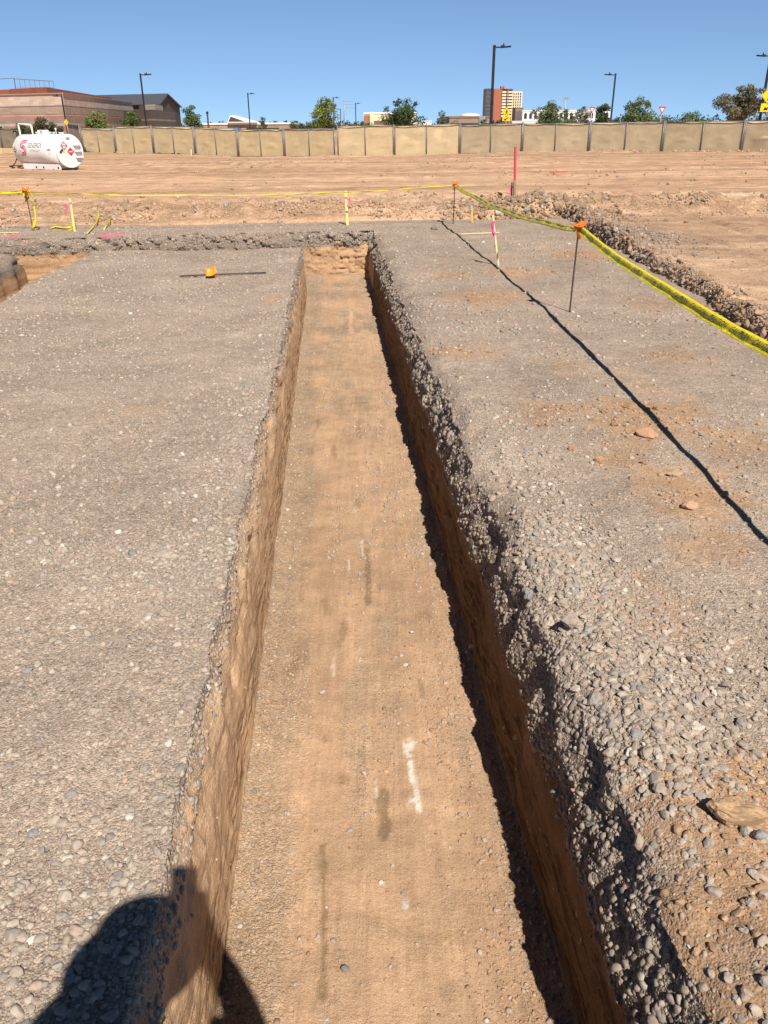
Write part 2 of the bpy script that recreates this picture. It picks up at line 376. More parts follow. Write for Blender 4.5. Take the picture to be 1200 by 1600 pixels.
# ---- colours
gravel = np.ones_like(Z); col = np.empty(Z.shape+(3,)); col[:] = C_GRAVEL
t1 = fbm(X*0.9, Y*0.9, octv=4, seed=61); t2 = fbm(X*5, Y*5, octv=4, seed=62)
col *= (1 + 0.10*t1 + 0.10*t2)[..., None]
def blend(mask, c, g=None):
    global gravel
    mk = np.clip(mask, 0, 1)[..., None]; col[:] = col*(1-mk) + np.asarray(c)*mk
    if g is not None: gravel = gravel*(1-mk[..., 0]) + g*mk[..., 0]
brk = fbm(X*6, Y*6, octv=5, seed=63)
PATCHES = [(1000, 655, .40, .9), (860, 650, .28, .6), (725, 552, .30, .8), (1085, 775, .30, .9), (760, 466, .50, .7), (900, 398, .55, .8),
                       (820, 425, .45, .6), (1190, 1330, .30, .95), (1140, 1440, .26, .9), (1190, 1220, .16, .7), (1010, 940, .25, .35), (1170, 700, .3, .5),
                       (430, 466, .22, .7), (205, 640, .2, .35), (700, 430, .3, .5), (1120, 850, .2, .5), (960, 720, .2, .6), (1060, 560, .3, .35)]
for (px, py, r, s) in PATCHES:
    p = on_plane(px, py); d = np.hypot((X-p.x), (Y-p.y)*0.8)/r
    blend(min(0.97, s*1.25)*sstep(1.25, 0.40, d + 0.75*brk)*is_top, C_PATCH, 0.55)
blend(sstep(0.28, 0.62, fbm(X*1.5, Y*0.9, octv=5, seed=64))*0.5*is_top*(U > 0.7), C_PATCH, 0.6)
blend(sstep(0.1, 0.6, fbm(X*0.7, Y*0.7, octv=4, seed=65))*0.35*is_top, C_GRAVEL*1.15, 0.55)
# walls
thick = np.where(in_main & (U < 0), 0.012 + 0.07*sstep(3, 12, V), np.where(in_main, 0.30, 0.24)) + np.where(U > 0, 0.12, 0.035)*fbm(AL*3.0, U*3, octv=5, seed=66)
blend(sstep(0.02, 0.30, Dp)*np.where(in_main & (U < 0), 0.0, 0.85)*is_wall, C_GRAVEL*0.66)          # cut face of the base course; its shade is painted into the colour
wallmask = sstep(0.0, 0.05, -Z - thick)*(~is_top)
wc = np.where((in_main & (U < 0))[..., None], np.array((0.64, 0.425, 0.262)), np.where((in_main & (U > 0))[..., None], np.array((0.190, 0.117, 0.067)), np.array((0.43, 0.275, 0.165))))*(1 + 0.16*fbm(AL*1.0, Z*30, U, octv=3, seed=67) + 0.14*fbm(AL*6, Z*9, U*3, octv=4, seed=68))[..., None]  # left wall lightened for sun, right darkened for shade, painted into soil colour
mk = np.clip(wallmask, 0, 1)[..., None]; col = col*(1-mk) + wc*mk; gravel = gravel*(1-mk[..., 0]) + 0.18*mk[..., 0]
# scrapes of the bucket teeth, low on the walls
scrape_a = is_wall*in_main*sstep(-0.38, -0.50, Z + 0.12*fbm(V*1.3, U*0+1, octv=3, seed=69))*np.where(U < 0, 1.0, 0.95)*sstep(-0.45, 0.05, fbm(V*0.8, Z*3, octv=3, seed=70)+0.15)
# floor
fl = is_floor.astype(float)
fc = C_DIRT[None, None]*(1 + 0.11*fbm(U*7, V*0.5, octv=4, seed=71) + 0.10*fbm(X*4, Y*4, octv=5, seed=72))[..., None]
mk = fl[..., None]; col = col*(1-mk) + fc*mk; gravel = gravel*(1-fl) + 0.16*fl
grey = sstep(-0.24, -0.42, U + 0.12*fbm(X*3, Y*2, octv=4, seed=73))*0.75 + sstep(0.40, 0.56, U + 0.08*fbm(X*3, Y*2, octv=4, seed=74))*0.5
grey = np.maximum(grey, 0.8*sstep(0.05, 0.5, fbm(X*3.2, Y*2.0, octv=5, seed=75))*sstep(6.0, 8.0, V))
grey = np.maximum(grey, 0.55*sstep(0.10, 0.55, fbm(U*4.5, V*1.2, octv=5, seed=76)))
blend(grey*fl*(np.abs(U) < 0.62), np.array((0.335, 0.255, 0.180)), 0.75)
def streak(px0, py0, px1, py1, hw, c, s, rag=0.5, fseed=1):
    a = on_plane(px0, py0, -DEPTH); b = on_plane(px1, py1, -DEPTH)
    ua, va = w2uv(a.x, a.y); ub, vb = w2uv(b.x, b.y)
    if va > vb: ua, va, ub, vb = ub, vb, ua, va
    tt = np.clip((V-va)/max(1e-3, vb-va), 0, 1); uc = ua+(ub-ua)*tt
    d = np.abs(U-uc)/hw + np.maximum(0, np.maximum(va-V, V-vb))/max(hw, 0.015) + rag*fbm(X*26, Y*9, octv=4, seed=80+fseed)
    blend(min(0.96, s*1.25)*(1 if c is not W_ else sstep(-0.45, 0.05, fbm(X*42, Y*30, octv=3, seed=190+fseed)))*sstep(1.05, 0.62, d + 0.25*fbm(X*60, Y*40, octv=3, seed=180+fseed))*fl, c)
W_, K_ = C_WHITE, C_DARK
streak(637, 1160, 641, 1182, .024, W_, .95, 1.1, 1); streak(630, 1162, 632, 1178, .012, W_, .8, 1.2, 40); streak(640, 1185, 655, 1268, .016, W_, .75, 1.1, 2); streak(641, 1250, 641, 1262, .016, W_, .8, .8, 3)
streak(632, 1405, 634, 1418, .016, W_, .8, .9, 4); streak(566, 845, 567, 868, .010, W_, .85, .7, 5); streak(587, 1222, 587, 1245, .008, W_, .8, .7, 6)
streak(507, 1565, 507, 1595, .008, W_, .85, .8, 7); streak(545, 875, 546, 890, .006, W_, .6, .8, 8); streak(519, 1020, 521, 1055, .006, W_, .5, .9, 9)
streak(562, 1015, 562, 1035, .005, W_, .5, .8, 10); streak(548, 488, 550, 520, .035, C_DIRT*1.35, .6, .9, 11); streak(595, 720, 597, 740, .012, C_DIRT*1.4, .6, .9, 12)
streak(598, 1235, 600, 1305, .036, K_, .62, .8, 20); streak(573, 858, 576, 945, .022, K_, .55, .9, 21); streak(505, 1320, 505, 1560, .014, K_, .55, .8, 22)
streak(537, 1215, 538, 1225, .025, K_, .45, 1.0, 23); streak(470, 1000, 468, 1040, .05, K_, .28, 1.2, 24); streak(513, 935, 513, 960, .03, K_, .35, 1.1, 25)
streak(470, 930, 472, 940, .02, K_, .35, 1, 26); streak(537, 975, 536, 1000, .025, K_, .3, 1, 27); streak(528, 1000, 530, 1010, .02, K_, .3, 1, 28)
streak(505, 1150, 506, 1160, .02, K_, .4, 1, 29); streak(560, 660, 561, 685, .022, K_, .35, 1, 30); streak(597, 655, 598, 672, .03, K_, .3, 1, 31)
streak(522, 700, 523, 715, .03, K_, .4, 1, 32); streak(485, 700, 486, 714, .025, K_, .4, 1, 33); streak(497, 655, 497, 670, .03, K_, .35, 1, 34)
streak(560, 780, 562, 795, .035, K_, .4, 1, 35); streak(655, 1060, 660, 1090, .010, K_, .4, 1, 36); streak(460, 1040, 450, 1060, .05, K_, .3, 1, 37)
# pink survey paint on the strip beyond the cross trench, and specks along the tape
def paint(px0, py0, px1, py1, hw, seed):
    a = on_plane(px0, py0); b = on_plane(px1, py1); ab = np.array((b.x-a.x, b.y-a.y)); L = np.hypot(*ab)
    tt = np.clip(((X-a.x)*ab[0]+(Y-a.y)*ab[1])/L**2, 0, 1)
    d = np.hypot(X-a.x-ab[0]*tt, Y-a.y-ab[1]*tt)/hw + 0.6*fbm(X*9, Y*9, octv=4, seed=seed)
    blend(0.85*sstep(1.1, 0.5, d)*is_top, (0.78, 0.12, 0.20))
paint(12, 372, 44, 367, .13, 91); paint(165, 369, 184, 366, .16, 92); paint(764, 413, 772, 411, .04, 93); paint(708, 364, 714, 363, .04, 94)
# ---- three meshes cut from the one surface, sharing their seams
idx = np.arange(nu*nv).reshape(nv, nu)
quads = np.stack([idx[:-1, :-1], idx[:-1, 1:], idx[1:, 1:], idx[1:, :-1]], -1).reshape(-1, 4)
pts = np.stack([X, Y, Z], -1).reshape(-1, 3); colf = np.clip(col.reshape(-1, 3), 0.01, 0.9); gravf = gravel.ravel(); scrf = np.clip(scrape_a, 0, 1).ravel()
fl_q = is_floor.ravel()[quads].all(1); top_q = (Dp.ravel()[quads] < 0.004).all(1); wall_q = ~(fl_q | top_q)
def cut(name, mask, mtl):
    q = quads[mask]; used = np.unique(q); mp = np.full(nu*nv, -1); mp[used] = np.arange(len(used))
    o = mesh_np(name, pts[used], mp[q], mtl, None, colf[used], True, {'gravel': gravf[used], 'scrape': scrf[used]})
    return tag(o, kind='structure')
tag(cut('gravel_pad', top_q, M_PAD), 'compacted grey gravel building pad cut by the trench')
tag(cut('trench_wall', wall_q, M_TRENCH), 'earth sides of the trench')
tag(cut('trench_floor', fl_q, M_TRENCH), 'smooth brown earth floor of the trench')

# ------------------------------------------------------------------ fence line and the field
FENCE = [(131, 203, 239, 61), (182, 198, 241, 60), (241, 197, 241, 59.3), (306, 198, 243, 58.4), (373, 202, 246, 57.6), (445, 201, 246, 57), (524, 201, 246, 56.5),
         (616, 195, 245, 55.8), (718, 197, 242, 55.2), (815, 197, 239.5, 54.6), (919, 193, 239, 54), (1033, 191, 239, 53), (1157, 189, 239, 51.5), (1290, 187, 240, 49.5), (1420, 186, 241, 47.5)]
FP = [at_depth(px, fy, zc) for px, ty, fy, zc in FENCE]
fpx = np.array([p.x for p in FP]); fpy = np.array([p.y for p in FP]); fpz = np.array([p.z for p in FP])
def gz(x, y):
    """height of the field"""
    x = np.asarray(x, float); y = np.asarray(y, float)
    u, v = w2uv(x, y)
    base = 0.03 + 0.05*fbm(x*0.10, y*0.10, octv=3, seed=101)
    fy_ = np.interp(x, fpx, fpy); fz_ = np.interp(x, fpx, fpz)
    wf = np.exp(-((y-fy_)/9.0)**2); base = base*(1-wf) + (fz_+0.03)*wf
    base = base + 0.10*np.exp(-((y-fy_+0.6)/1.6)**2)*(0.4+0.6*fbm(x*0.35, y*0.3, octv=3, seed=102))
    # worn wheel tracks running across, bending on the right
    yy = y - 0.010*np.clip(x-2, 0, 40)**2*np.exp(-np.clip(x-2, 0, 40)/14) + 0.5*noise(x*0.05, y*0.05, seed=110)
    tr = fbm(x*0.05, yy*1.25, octv=4, seed=103); dist = np.clip((y-8)/30, 0.25, 1.0)
    base = base + tr*0.075*dist + fbm(x*0.9, y*0.9, octv=3, seed=104)*0.03 + fbm(x*3.5, y*3.5, octv=3, seed=105)*0.012
    # bank of crumbled earth behind the pad
    bw = 0.5+0.5*fbm(x*0.25, y*0.02, octv=3, seed=106)
    s = (v-17.25)
    bank = sstep(0.0, 1.6, s)*(1-sstep(2.4, 6.0, s))*(0.17+0.16*bw)
    base = base + bank + sstep(0.0, 0.8, s)*(1-sstep(2.0, 5.0, s))*0.13*fbm(x*2.2, y*2.2, octv=4, seed=107)
    # row of rubble along the right edge of the pad and the heap at its far end
    er = 3.55 + (v-6.4)*0.105
    row = np.exp(-((u-er-0.10)/0.42)**2)*sstep(3.0, 4.5, v)*(1-sstep(16.5, 18.5, v))
    base = base + row*(0.04+0.06*(1+fbm(x*2.1, y*2.1, octv=3, seed=108)))
    mp = on_plane(848, 338, 0.1); base = base + 0.34*np.exp(-(((x-mp.x)/0.95)**2+((y-mp.y-0.5)/1.0)**2))
    mp = on_plane(960, 375, 0.0); base = base + 0.16*np.exp(-(((x-mp.x)/0.9)**2+((y-mp.y)/1.4)**2))
    return base
def axis(parts):
    out = []
    for a, b, s in parts:
        n = max(1, int(round((b-a)/s))); out += [a+(b-a)*i/n for i in range(n)]
    return np.array(out+[parts[-1][1]])
gxs = axis([(-4500, -500, 500), (-500, -100, 40), (-100, -32, 4), (-32, -14, 0.5), (-14, -8, 0.10), (-8, 13, 0.055), (13, 32, 0.30), (32, 100, 4), (100, 500, 40), (500, 4500, 500)])
gys = axis([(-600, -60, 60), (-60, -5, 2.5), (-5, 3, 0.2), (3, 12, 0.06), (12, 25, 0.065), (25, 40, 0.12), (40, 62, 0.16), (62, 100, 2), (100, 500, 40), (500, 7000, 650)])
GX, GY = np.meshgrid(gxs, gys)
farm = np.hypot(GX, GY) > 130
GZ = np.where(farm, 0.0, gz(GX, GY))
gu, gv = w2uv(GX, GY)
er = 3.50 + (gv-6.4)*0.105 + 0.16*fbm(gv*0.9, gu*0, octv=3, seed=51)
inside = np.minimum(sstep(0.25, -0.25, gu-er), sstep(0.15, -0.35, gv-17.3))*sstep(-15.8, -15.0, gu)*sstep(-2.9, -2.4, gv)
GZ = GZ*(1-inside) - 1.3*inside
gcol = np.empty(GX.shape+(3,)); gcol[:] = C_FIELD
gcol *= (1 + 0.13*fbm(GX*0.35, GY*0.35, octv=4, seed=121) + 0.10*fbm(GX*2.5, GY*2.5, octv=3, seed=122))[..., None]
ytr = GY - 0.010*np.clip(GX-2, 0, 40)**2*np.exp(-np.clip(GX-2, 0, 40)/14)
trk = fbm(GX*0.045, ytr*1.1, octv=4, seed=123)
def gblend(mask, c): 
    mk = np.clip(mask, 0, 1)[..., None]; gcol[:] = gcol*(1-mk) + np.asarray(c)*mk
gblend(np.exp(-np.clip(gv-14, 0, 20)/5)*0.8*sstep(0.2, 1.0, gu-er)*sstep(21, 17, gv), (0.375, 0.245, 0.158))
ffy = np.interp(GX, fpx, fpy); gblend(0.5*np.exp(-((GY-ffy+2)/7)**2), (0.42, 0.26, 0.165))
gblend(sstep(0.05, 0.5, trk)*0.6, (0.60, 0.405, 0.27)); gblend(sstep(0.0, -0.4, trk)*0.7, (0.37, 0.235, 0.15))
ggr = np.full(GX.shape, 0.30)
rowm = np.exp(-((gu-er-0.15)/0.45)**2)*sstep(3, 4.5, gv)*(1-sstep(17, 19, gv))
gblend(rowm*0.8*sstep(-0.4, 0.3, fbm(GX*2, GY*2, octv=3, seed=124)+0.25), (0.30, 0.225, 0.165)); ggr = np.maximum(ggr, rowm)
mpp = on_plane(960, 375, 0.0); gblend(0.9*np.exp(-(((GX-mpp.x)/1.0)**2+((GY-mpp.y)/1.6)**2)), (0.27, 0.225, 0.19))
pale = sstep(0.15, 0.5, fbm(GX*0.5, GY*1.2, octv=4, seed=125))*np.exp(-((gv-20.0)/1.5)**2); gblend(pale*0.8, (0.60, 0.44, 0.31))
bankm = np.exp(-((gv-18.1)/0.9)**2); gblend(bankm*0.8*sstep(-0.3, 0.4, fbm(GX*1.8, GY*1.8, octv=4, seed=126)), (0.36, 0.235, 0.15)); ggr = np.maximum(ggr, bankm*0.8)
# ruts: wheel lines sweeping over the field
for k, (pl, wd_) in enumerate([([(700, 262), (850, 271), (1000, 282), (1200, 291), (1400, 300)], .22), ([(780, 296), (950, 306), (1080, 321), (1200, 345), (1330, 385)], .10), ([(860, 306), (980, 318), (1090, 338), (1200, 372), (1300, 420)], .10), ([(960, 345), (1040, 352), (1120, 375), (1200, 415)], .07),
        ([(-80, 270), (200, 263), (420, 262), (640, 268)], .20), ([(-80, 281), (200, 278), (420, 274), (760, 276)], .16), ([(-60, 306), (250, 300), (500, 298), (700, 302)], .09), ([(300, 252), (420, 262)], .25), ([(330, 251), (460, 262)], .25), ([(440, 250), (370, 262)], .25), ([(180, 250), (240, 262), (330, 268)], .25), ([(720, 250), (900, 258), (1100, 262), (1300, 262)], .25)]):
    g = [on_plane(*q_, 0.05) for q_ in pl]; d = np.full(GX.shape, 99.0); sel = (GY > 3) & (GY < 60) & (np.abs(GX) < 40); xs_, ys_ = GX[sel], GY[sel]; ds = np.full(xs_.shape, 99.0)
    for a, b in zip(g, g[1:]):
        ab = np.array((b.x-a.x, b.y-a.y)); t = np.clip(((xs_-a.x)*ab[0]+(ys_-a.y)*ab[1])/(ab@ab), 0, 1); ds = np.minimum(ds, np.hypot(xs_-a.x-ab[0]*t, ys_-a.y-ab[1]*t))
    d[sel] = ds; brk_ = 0.55+0.45*fbm(GX*0.6, GY*0.6, octv=3, seed=130+k)
    mk_ = np.exp(-(d/wd_)**2)*brk_; GZ = GZ - 0.05*mk_*(wd_/0.15) + 0.035*np.exp(-((d-2*wd_)/wd_)**2)*brk_*(wd_/0.15); gblend(0.65*mk_, (0.30, 0.185, 0.115))
gi = np.arange(GX.size).reshape(GX.shape)
gq = np.stack([gi[:-1, :-1], gi[:-1, 1:], gi[1:, 1:], gi[1:, :-1]], -1).reshape(-1, 4)
gpts = np.stack([GX, GY, GZ], -1).reshape(-1, 3)
ground = tag(mesh_np('ground', gpts, gq, M_FIELD, None, np.clip(gcol.reshape(-1, 3), .01, .9), True, {'gravel': ggr.ravel()}), 'bare tan earth of the construction site', kind='structure')

# ------------------------------------------------------------------ stones
def icosphere(sub):
    t = (1+5**0.5)/2
    v = [(-1, t, 0), (1, t, 0), (-1, -t, 0), (1, -t, 0), (0, -1, t), (0, 1, t), (0, -1, -t), (0, 1, -t), (t, 0, -1), (t, 0, 1), (-t, 0, -1), (-t, 0, 1)]
    f = [(0, 11, 5), (0, 5, 1), (0, 1, 7), (0, 7, 10), (0, 10, 11), (1, 5, 9), (5, 11, 4), (11, 10, 2), (10, 7, 6), (7, 1, 8), (3, 9, 4), (3, 4, 2), (3, 2, 6), (3, 6, 8), (3, 8, 9), (4, 9, 5), (2, 4, 11), (6, 2, 10), (8, 6, 7), (9, 8, 1)]
    v = [np.array(q)/np.linalg.norm(q) for q in v]
    for _ in range(sub):
        cache = {}; nf = []
        def mid(a, b):
            k = (min(a, b), max(a, b))
            if k not in cache: m_ = v[a]+v[b]; v.append(m_/np.linalg.norm(m_)); cache[k] = len(v)-1
            return cache[k]
        for a, b, c in f:
            ab, bc, ca = mid(a, b), mid(b, c), mid(c, a); nf += [(a, ab, ca), (b, bc, ab), (c, ca, bc), (ab, bc, ca)]
        f = nf
    return np.array(v), np.array(f)
def stone_variants(sub, n, rough, seed):
    V_, F_ = icosphere(sub); out = []
    for i in range(n):
        k = seed*100+i
        r = 1 + rough*fbm(V_[:, 0]*1.1+k*3.1, V_[:, 1]*1.1, V_[:, 2]*1.1, octv=3, seed=k)*1.6
        p = V_*r[:, None]
        # a few flat facets
        rs = np.random.default_rng(k)
        for _ in range(3 if rough < 0.3 else 6):
            nrm = rs.normal(size=3); nrm /= np.linalg.norm(nrm); lim = rs.uniform(0.55, 0.85)
            dd = p@nrm; p = p - np.maximum(0, dd-lim)[:, None]*nrm*0.85
        out.append(p)
    return out, F_
def scatter(name, pos, nrm, size, color, sub=1, rough=0.22, flat=(0.45, 0.8), sink=0.3, smooth=True, seed=1, label=None, tilt=0.25):
    n = len(pos); rs = np.random.default_rng(seed); var, F_ = stone_variants(sub, 14, rough, seed); k = len(var[0])
    vi = rs.integers(0, len(var), n); base = np.stack(var)[vi]                     # n,k,3
    a = size*rs.uniform(0.8, 1.25, n)/2; b_ = a*rs.uniform(0.6, 0.95, n); c_ = a*rs.uniform(flat[0], flat[1], n)
    p = base*np.stack([a, b_, c_], -1)[:, None, :]
    # tilt then yaw
    ta = rs.normal(0, tilt, n); tb = rs.normal(0, tilt, n); yw = rs.uniform(0, 6.283, n)
    def rot(p, ax, ang):
        i, j = [(1, 2), (2, 0), (0, 1)][ax]; cs, sn = np.cos(ang)[:, None], np.sin(ang)[:, None]
        q = p.copy(); q[..., i] = p[..., i]*cs - p[..., j]*sn; q[..., j] = p[..., i]*sn + p[..., j]*cs; return q
    p = rot(rot(rot(p, 0, ta), 1, tb), 2, yw)
    # local frame of the surface
    nz = nrm/np.linalg.norm(nrm, axis=1, keepdims=True); rx = np.cross(np.array((0., 1., 0.)), nz); rx /= np.linalg.norm(rx, axis=1, keepdims=True)+1e-9; ry = np.cross(nz, rx)
    off = c_*(1-2*sink)
    wv = pos[:, None, :] + p[..., 0:1]*rx[:, None] + p[..., 1:2]*ry[:, None] + (p[..., 2:3]+off[:, None, None])*nz[:, None]
    fc = (F_[None] + (np.arange(n)*k)[:, None, None]).reshape(-1, 3)
    cc = np.repeat(color, k, axis=0)
    o = mesh_np(name, wv.reshape(-1, 3), fc, M_STONE, None, np.clip(cc, .01, .9), smooth)
    return tag(o, label, kind='stuff')
def tri_pick(P3, q, wgt, n, seed):
    rs = np.random.default_rng(seed); a, b, c, d = (P3[q[:, i]] for i in range(4))
    nr = np.cross(c-a, d-b); ar = np.linalg.norm(nr, axis=1)/2
    pr = ar*wgt; pr = pr/pr.sum(); cdf = np.cumsum(pr); f = np.searchsorted(cdf, rs.random(n)); f = np.minimum(f, len(q)-1)
    s, t = rs.random(n)[:, None], rs.random(n)[:, None]
    pos = (a[f]*(1-s)+b[f]*s)*(1-t) + (d[f]*(1-s)+c[f]*s)*t
    return pos, nr[f]/(2*ar[f][:, None]+1e-12), f
def stone_colors(n, seed, base=C_GRAVEL, gain=1.0, spread=1.0):
    rs = np.random.default_rng(seed)
    pal = np.array([(0.34, 0.285, 0.235), (0.40, 0.335, 0.275), (0.30, 0.265, 0.235), (0.36, 0.27, 0.215), (0.46, 0.40, 0.335), (0.24, 0.225, 0.215), (0.56, 0.51, 0.45), (0.25, 0.25, 0.245), (0.40, 0.28, 0.20)])
    pk = rs.choice(len(pal), n, p=[.28, .22, .16, .10, .08, .06, .03, .03, .04])
    c = pal[pk]*rs.uniform(0.85, 1.15, n)[:, None]
    k = rs.uniform(0.35, 1.0, n)[:, None]*spread
    return (np.asarray(base)*1.04*(1-k)+c*k)*gain
# fields on the pad: where stones lie thick
qc = pts[quads].mean(1); qU = U.ravel()[quads].mean(1); qV = V.ravel()[quads].mean(1)
def px_blob(px, py, r): p = on_plane(px, py); return np.exp(-(((qc[:, 0]-p.x)**2+(qc[:, 1]-p.y)**2)/r**2))
def px_line(pl, r):
    d = np.full(len(qc), 9.0); g = [on_plane(*p) for p in pl]
    for a, b in zip(g, g[1:]):
        ab = np.array((b.x-a.x, b.y-a.y)); t = np.clip(((qc[:, 0]-a.x)*ab[0]+(qc[:, 1]-a.y)*ab[1])/(ab@ab), 0, 1)
        d = np.minimum(d, np.hypot(qc[:, 0]-a.x-ab[0]*t, qc[:, 1]-a.y-ab[1]*t))
    return np.exp(-(d/r)**2)
thick_n = sstep(-0.15, 0.55, fbm(qc[:, 0]*1.4, qc[:, 1]*1.4, octv=4, seed=201))
dens = 0.50 + 0.9*thick_n
dens += 1.6*px_line([(250, 930), (262, 860), (330, 770), (370, 690), (410, 600)], 0.16) + 0.9*px_line([(440, 560), (455, 470)], 0.15)
dens += 0.6*np.exp(-((qU-0.84)/0.22)**2) + 0.7*np.exp(-((qU+0.68)/0.10)**2)*(qV < 8) + 0.7*px_blob(1040, 1120, .38) + 0.9*px_blob(900, 900, .25) + 0.5*px_blob(1100, 1000, .3)
dens -= 0.28*(qU > 0); dens *= np.where(qU > 0, 0.70, 1.0)
dens += 1.3*px_blob(830, 385, .5) + 0.9*px_blob(870, 380, .3) + 1.5*px_line([(760, 640), (850, 760), (900, 840), (960, 920)], 0.16)
for (px, py, r) in [(1185, 1340, .3), (1140, 1450, .2)]: dens *= 1-0.65*px_blob(px, py, r)
inview = (np.abs(qc[:, 0]) < 0.55*(qc[:, 1]*0.9+1.2)+0.5)*(qV > 0.7)*(qV < 17.2)*(qU < 3.35+(qV-6.4)*0.105+0.2)
topw = top_q*inview
gpos = {}
def pad_stones(n, vlo, vhi, smin, smax, power, seed, sub, name, label, wfun=None, gain=1.0, sink=0.42, pw=3.0, smooth=True, rough=0.34):
    wgt = topw*(qV >= vlo)*(qV < vhi)*dens*(1/np.maximum(qV, 0.8)**power)
    if wfun is not None: wgt = wgt*wfun
    pos, nr, f = tri_pick(pts, quads, wgt, n, seed)
    rs = np.random.default_rng(seed+1)
    size = smin*(smax/smin)**(rs.random(n)**pw)
    return scatter(name, pos, nr, size, stone_colors(n, seed+2, gain=gain), sub, rough, (0.35, 0.68), sink, smooth, seed, label)
pad_stones(17000, 0.7, 3.4, 0.008, 0.036, 0.5, 301, 2, 'gravel', 'loose rounded pebbles on the near pad', pw=2.6, sink=0.43)
pad_stones(22000, 0.7, 3.6, 0.004, 0.013, 0.8, 311, 0, 'gravel', 'fine grit between the pebbles')
pad_stones(15000, 3.2, 7.5, 0.010, 0.045, 0.8, 321, 1, 'gravel', 'loose pebbles across the middle of the pad')
pad_stones(16000, 3.0, 7.5, 0.008, 0.018, 1.0, 331, 0, 'gravel', 'fine stones across the middle of the pad')
pad_stones(16000, 7.5, 17.2, 0.018, 0.065, 0.9, 341, 0, 'gravel', 'scattered stones on the far pad')
# brown crumbs lying on the soil patches
pwt = sum(px_blob(px, py, r*0.8)*s_ for px, py, r, s_ in PATCHES)
_pos, _nr, _f = tri_pick(pts, quads, topw*pwt/np.maximum(qV, .8)**0.3, 3000, 361); _rs = np.random.default_rng(362)
scatter('rubble', _pos, _nr, 0.005*(0.032/0.005)**(_rs.random(3000)**2.4), C_PATCH*_rs.uniform(0.75, 1.25, (3000, 1)), 1, 0.42, (0.45, 0.8), 0.3, False, 363, 'brown soil crumbs on the pad')
_pos, _nr, _f = tri_pick(pts, quads, topw*(pwt+0.04)*(qV > 4)*(qU > 0.6)/np.maximum(qV, .8)**0.6, 800, 371); _rs = np.random.default_rng(372)
scatter('rubble', _pos, _nr, 0.012*(0.055/0.012)**(_rs.random(800)**2.6), C_PATCH*0.92*_rs.uniform(0.7, 1.2, (800, 1)), 2, 0.55, (0.45, 0.75), 0.38, False, 373, 'brown clods on the middle of the right pad')
# heap of coarse stones along the right lip
lipw = np.exp(-((qU-0.82-0.08*np.sin(qV*2))/0.20)**2)*(qV < 3.6) + 1.2*px_blob(1040, 1130, .30) + 0.5*px_blob(1000, 1050, .3)
pad_stones(3600, 0.7, 3.8, 0.011, 0.042, 0.3, 351, 2, 'gravel', 'coarse stones heaped along the right lip', lipw, 1.02, 0.22, pw=2.2, smooth=False, rough=0.42)
# stones and crumbs sticking out of the trench walls
wv_ = qV*0 + 1
def wall_stones(n, vlo, vhi, smin, smax, zlo, zhi, seed, sub, colr, gain, usel, rough=0.3):
    wgt = wall_q*(qV > vlo)*(qV < vhi)*(qc[:, 2] > zlo)*(qc[:, 2] < zhi)*usel/np.maximum(qV, 0.8)**0.7
    pos, nr, f = tri_pick(pts, quads, wgt, n, seed); rs = np.random.default_rng(seed+1)
    size = smin*(smax/smin)**(rs.random(n)**2)
    c = stone_colors(n, seed+2, gain=gain) if colr is None else np.asarray(colr)*rs.uniform(0.75, 1.2, (n, 1))
    return scatter('rubble' if rough > .25 else 'gravel', pos, nr, size, c, sub, rough+0.08, (0.4, 0.75), 0.45, True, seed, None)
mainw = (np.abs(qU) < 1.0)
tag(wall_stones(7000, 0.6, 5, 0.006, 0.034, -0.36, 0.05, 401, 1, None, 0.84, mainw*(qU > 0), 0.24), 'stones in the gravel layer of the right trench side')  # stones darkened with their layer, shade put into the colour
tag(wall_stones(5000, 5, 15.5, 0.012, 0.06, -0.34, 0.05, 405, 1, None, 0.80, mainw*(qU > 0), 0.32), 'lumps in the far gravel layer of the right trench side')  # far lumps likewise carry painted shade in a darker tone
tag(wall_stones(3200, 0.6, 14, 0.006, 0.030, -0.13, 0.05, 411, 1, None, 0.98, mainw*(qU < 0), 0.24), 'stones in the lip of the left trench side')
tag(wall_stones(260, 0.6, 14, 0.004, 0.016, -0.72, -0.06, 421, 1, np.array((0.46, 0.30, 0.18)), 1, mainw*(qU < 0), 0.4), 'earth crumbs on the left trench side')
tag(wall_stones(500, 0.6, 14, 0.006, 0.035, -0.65, -0.2, 425, 1, C_WALL*0.85, 1, mainw*(qU > 0), 0.4), 'earth crumbs on the right trench side')
tag(wall_stones(700, 12, 17, 0.02, 0.06, -0.70, 0.02, 431, 1, C_WALL*0.95, 1, (qV > 15.2)*(qU < 0.6), 0.4), 'clods in the far trench side')
tag(wall_stones(4200, 12, 17, 0.015, 0.06, -0.24, 0.06, 435, 1, None, 0.74, (qV > 15.0)*(qU < 0.6)*(qU > -8), 0.34), 'stones in the gravel layer of the far trench side')  # toned down to match the shade painted on the far gravel layer
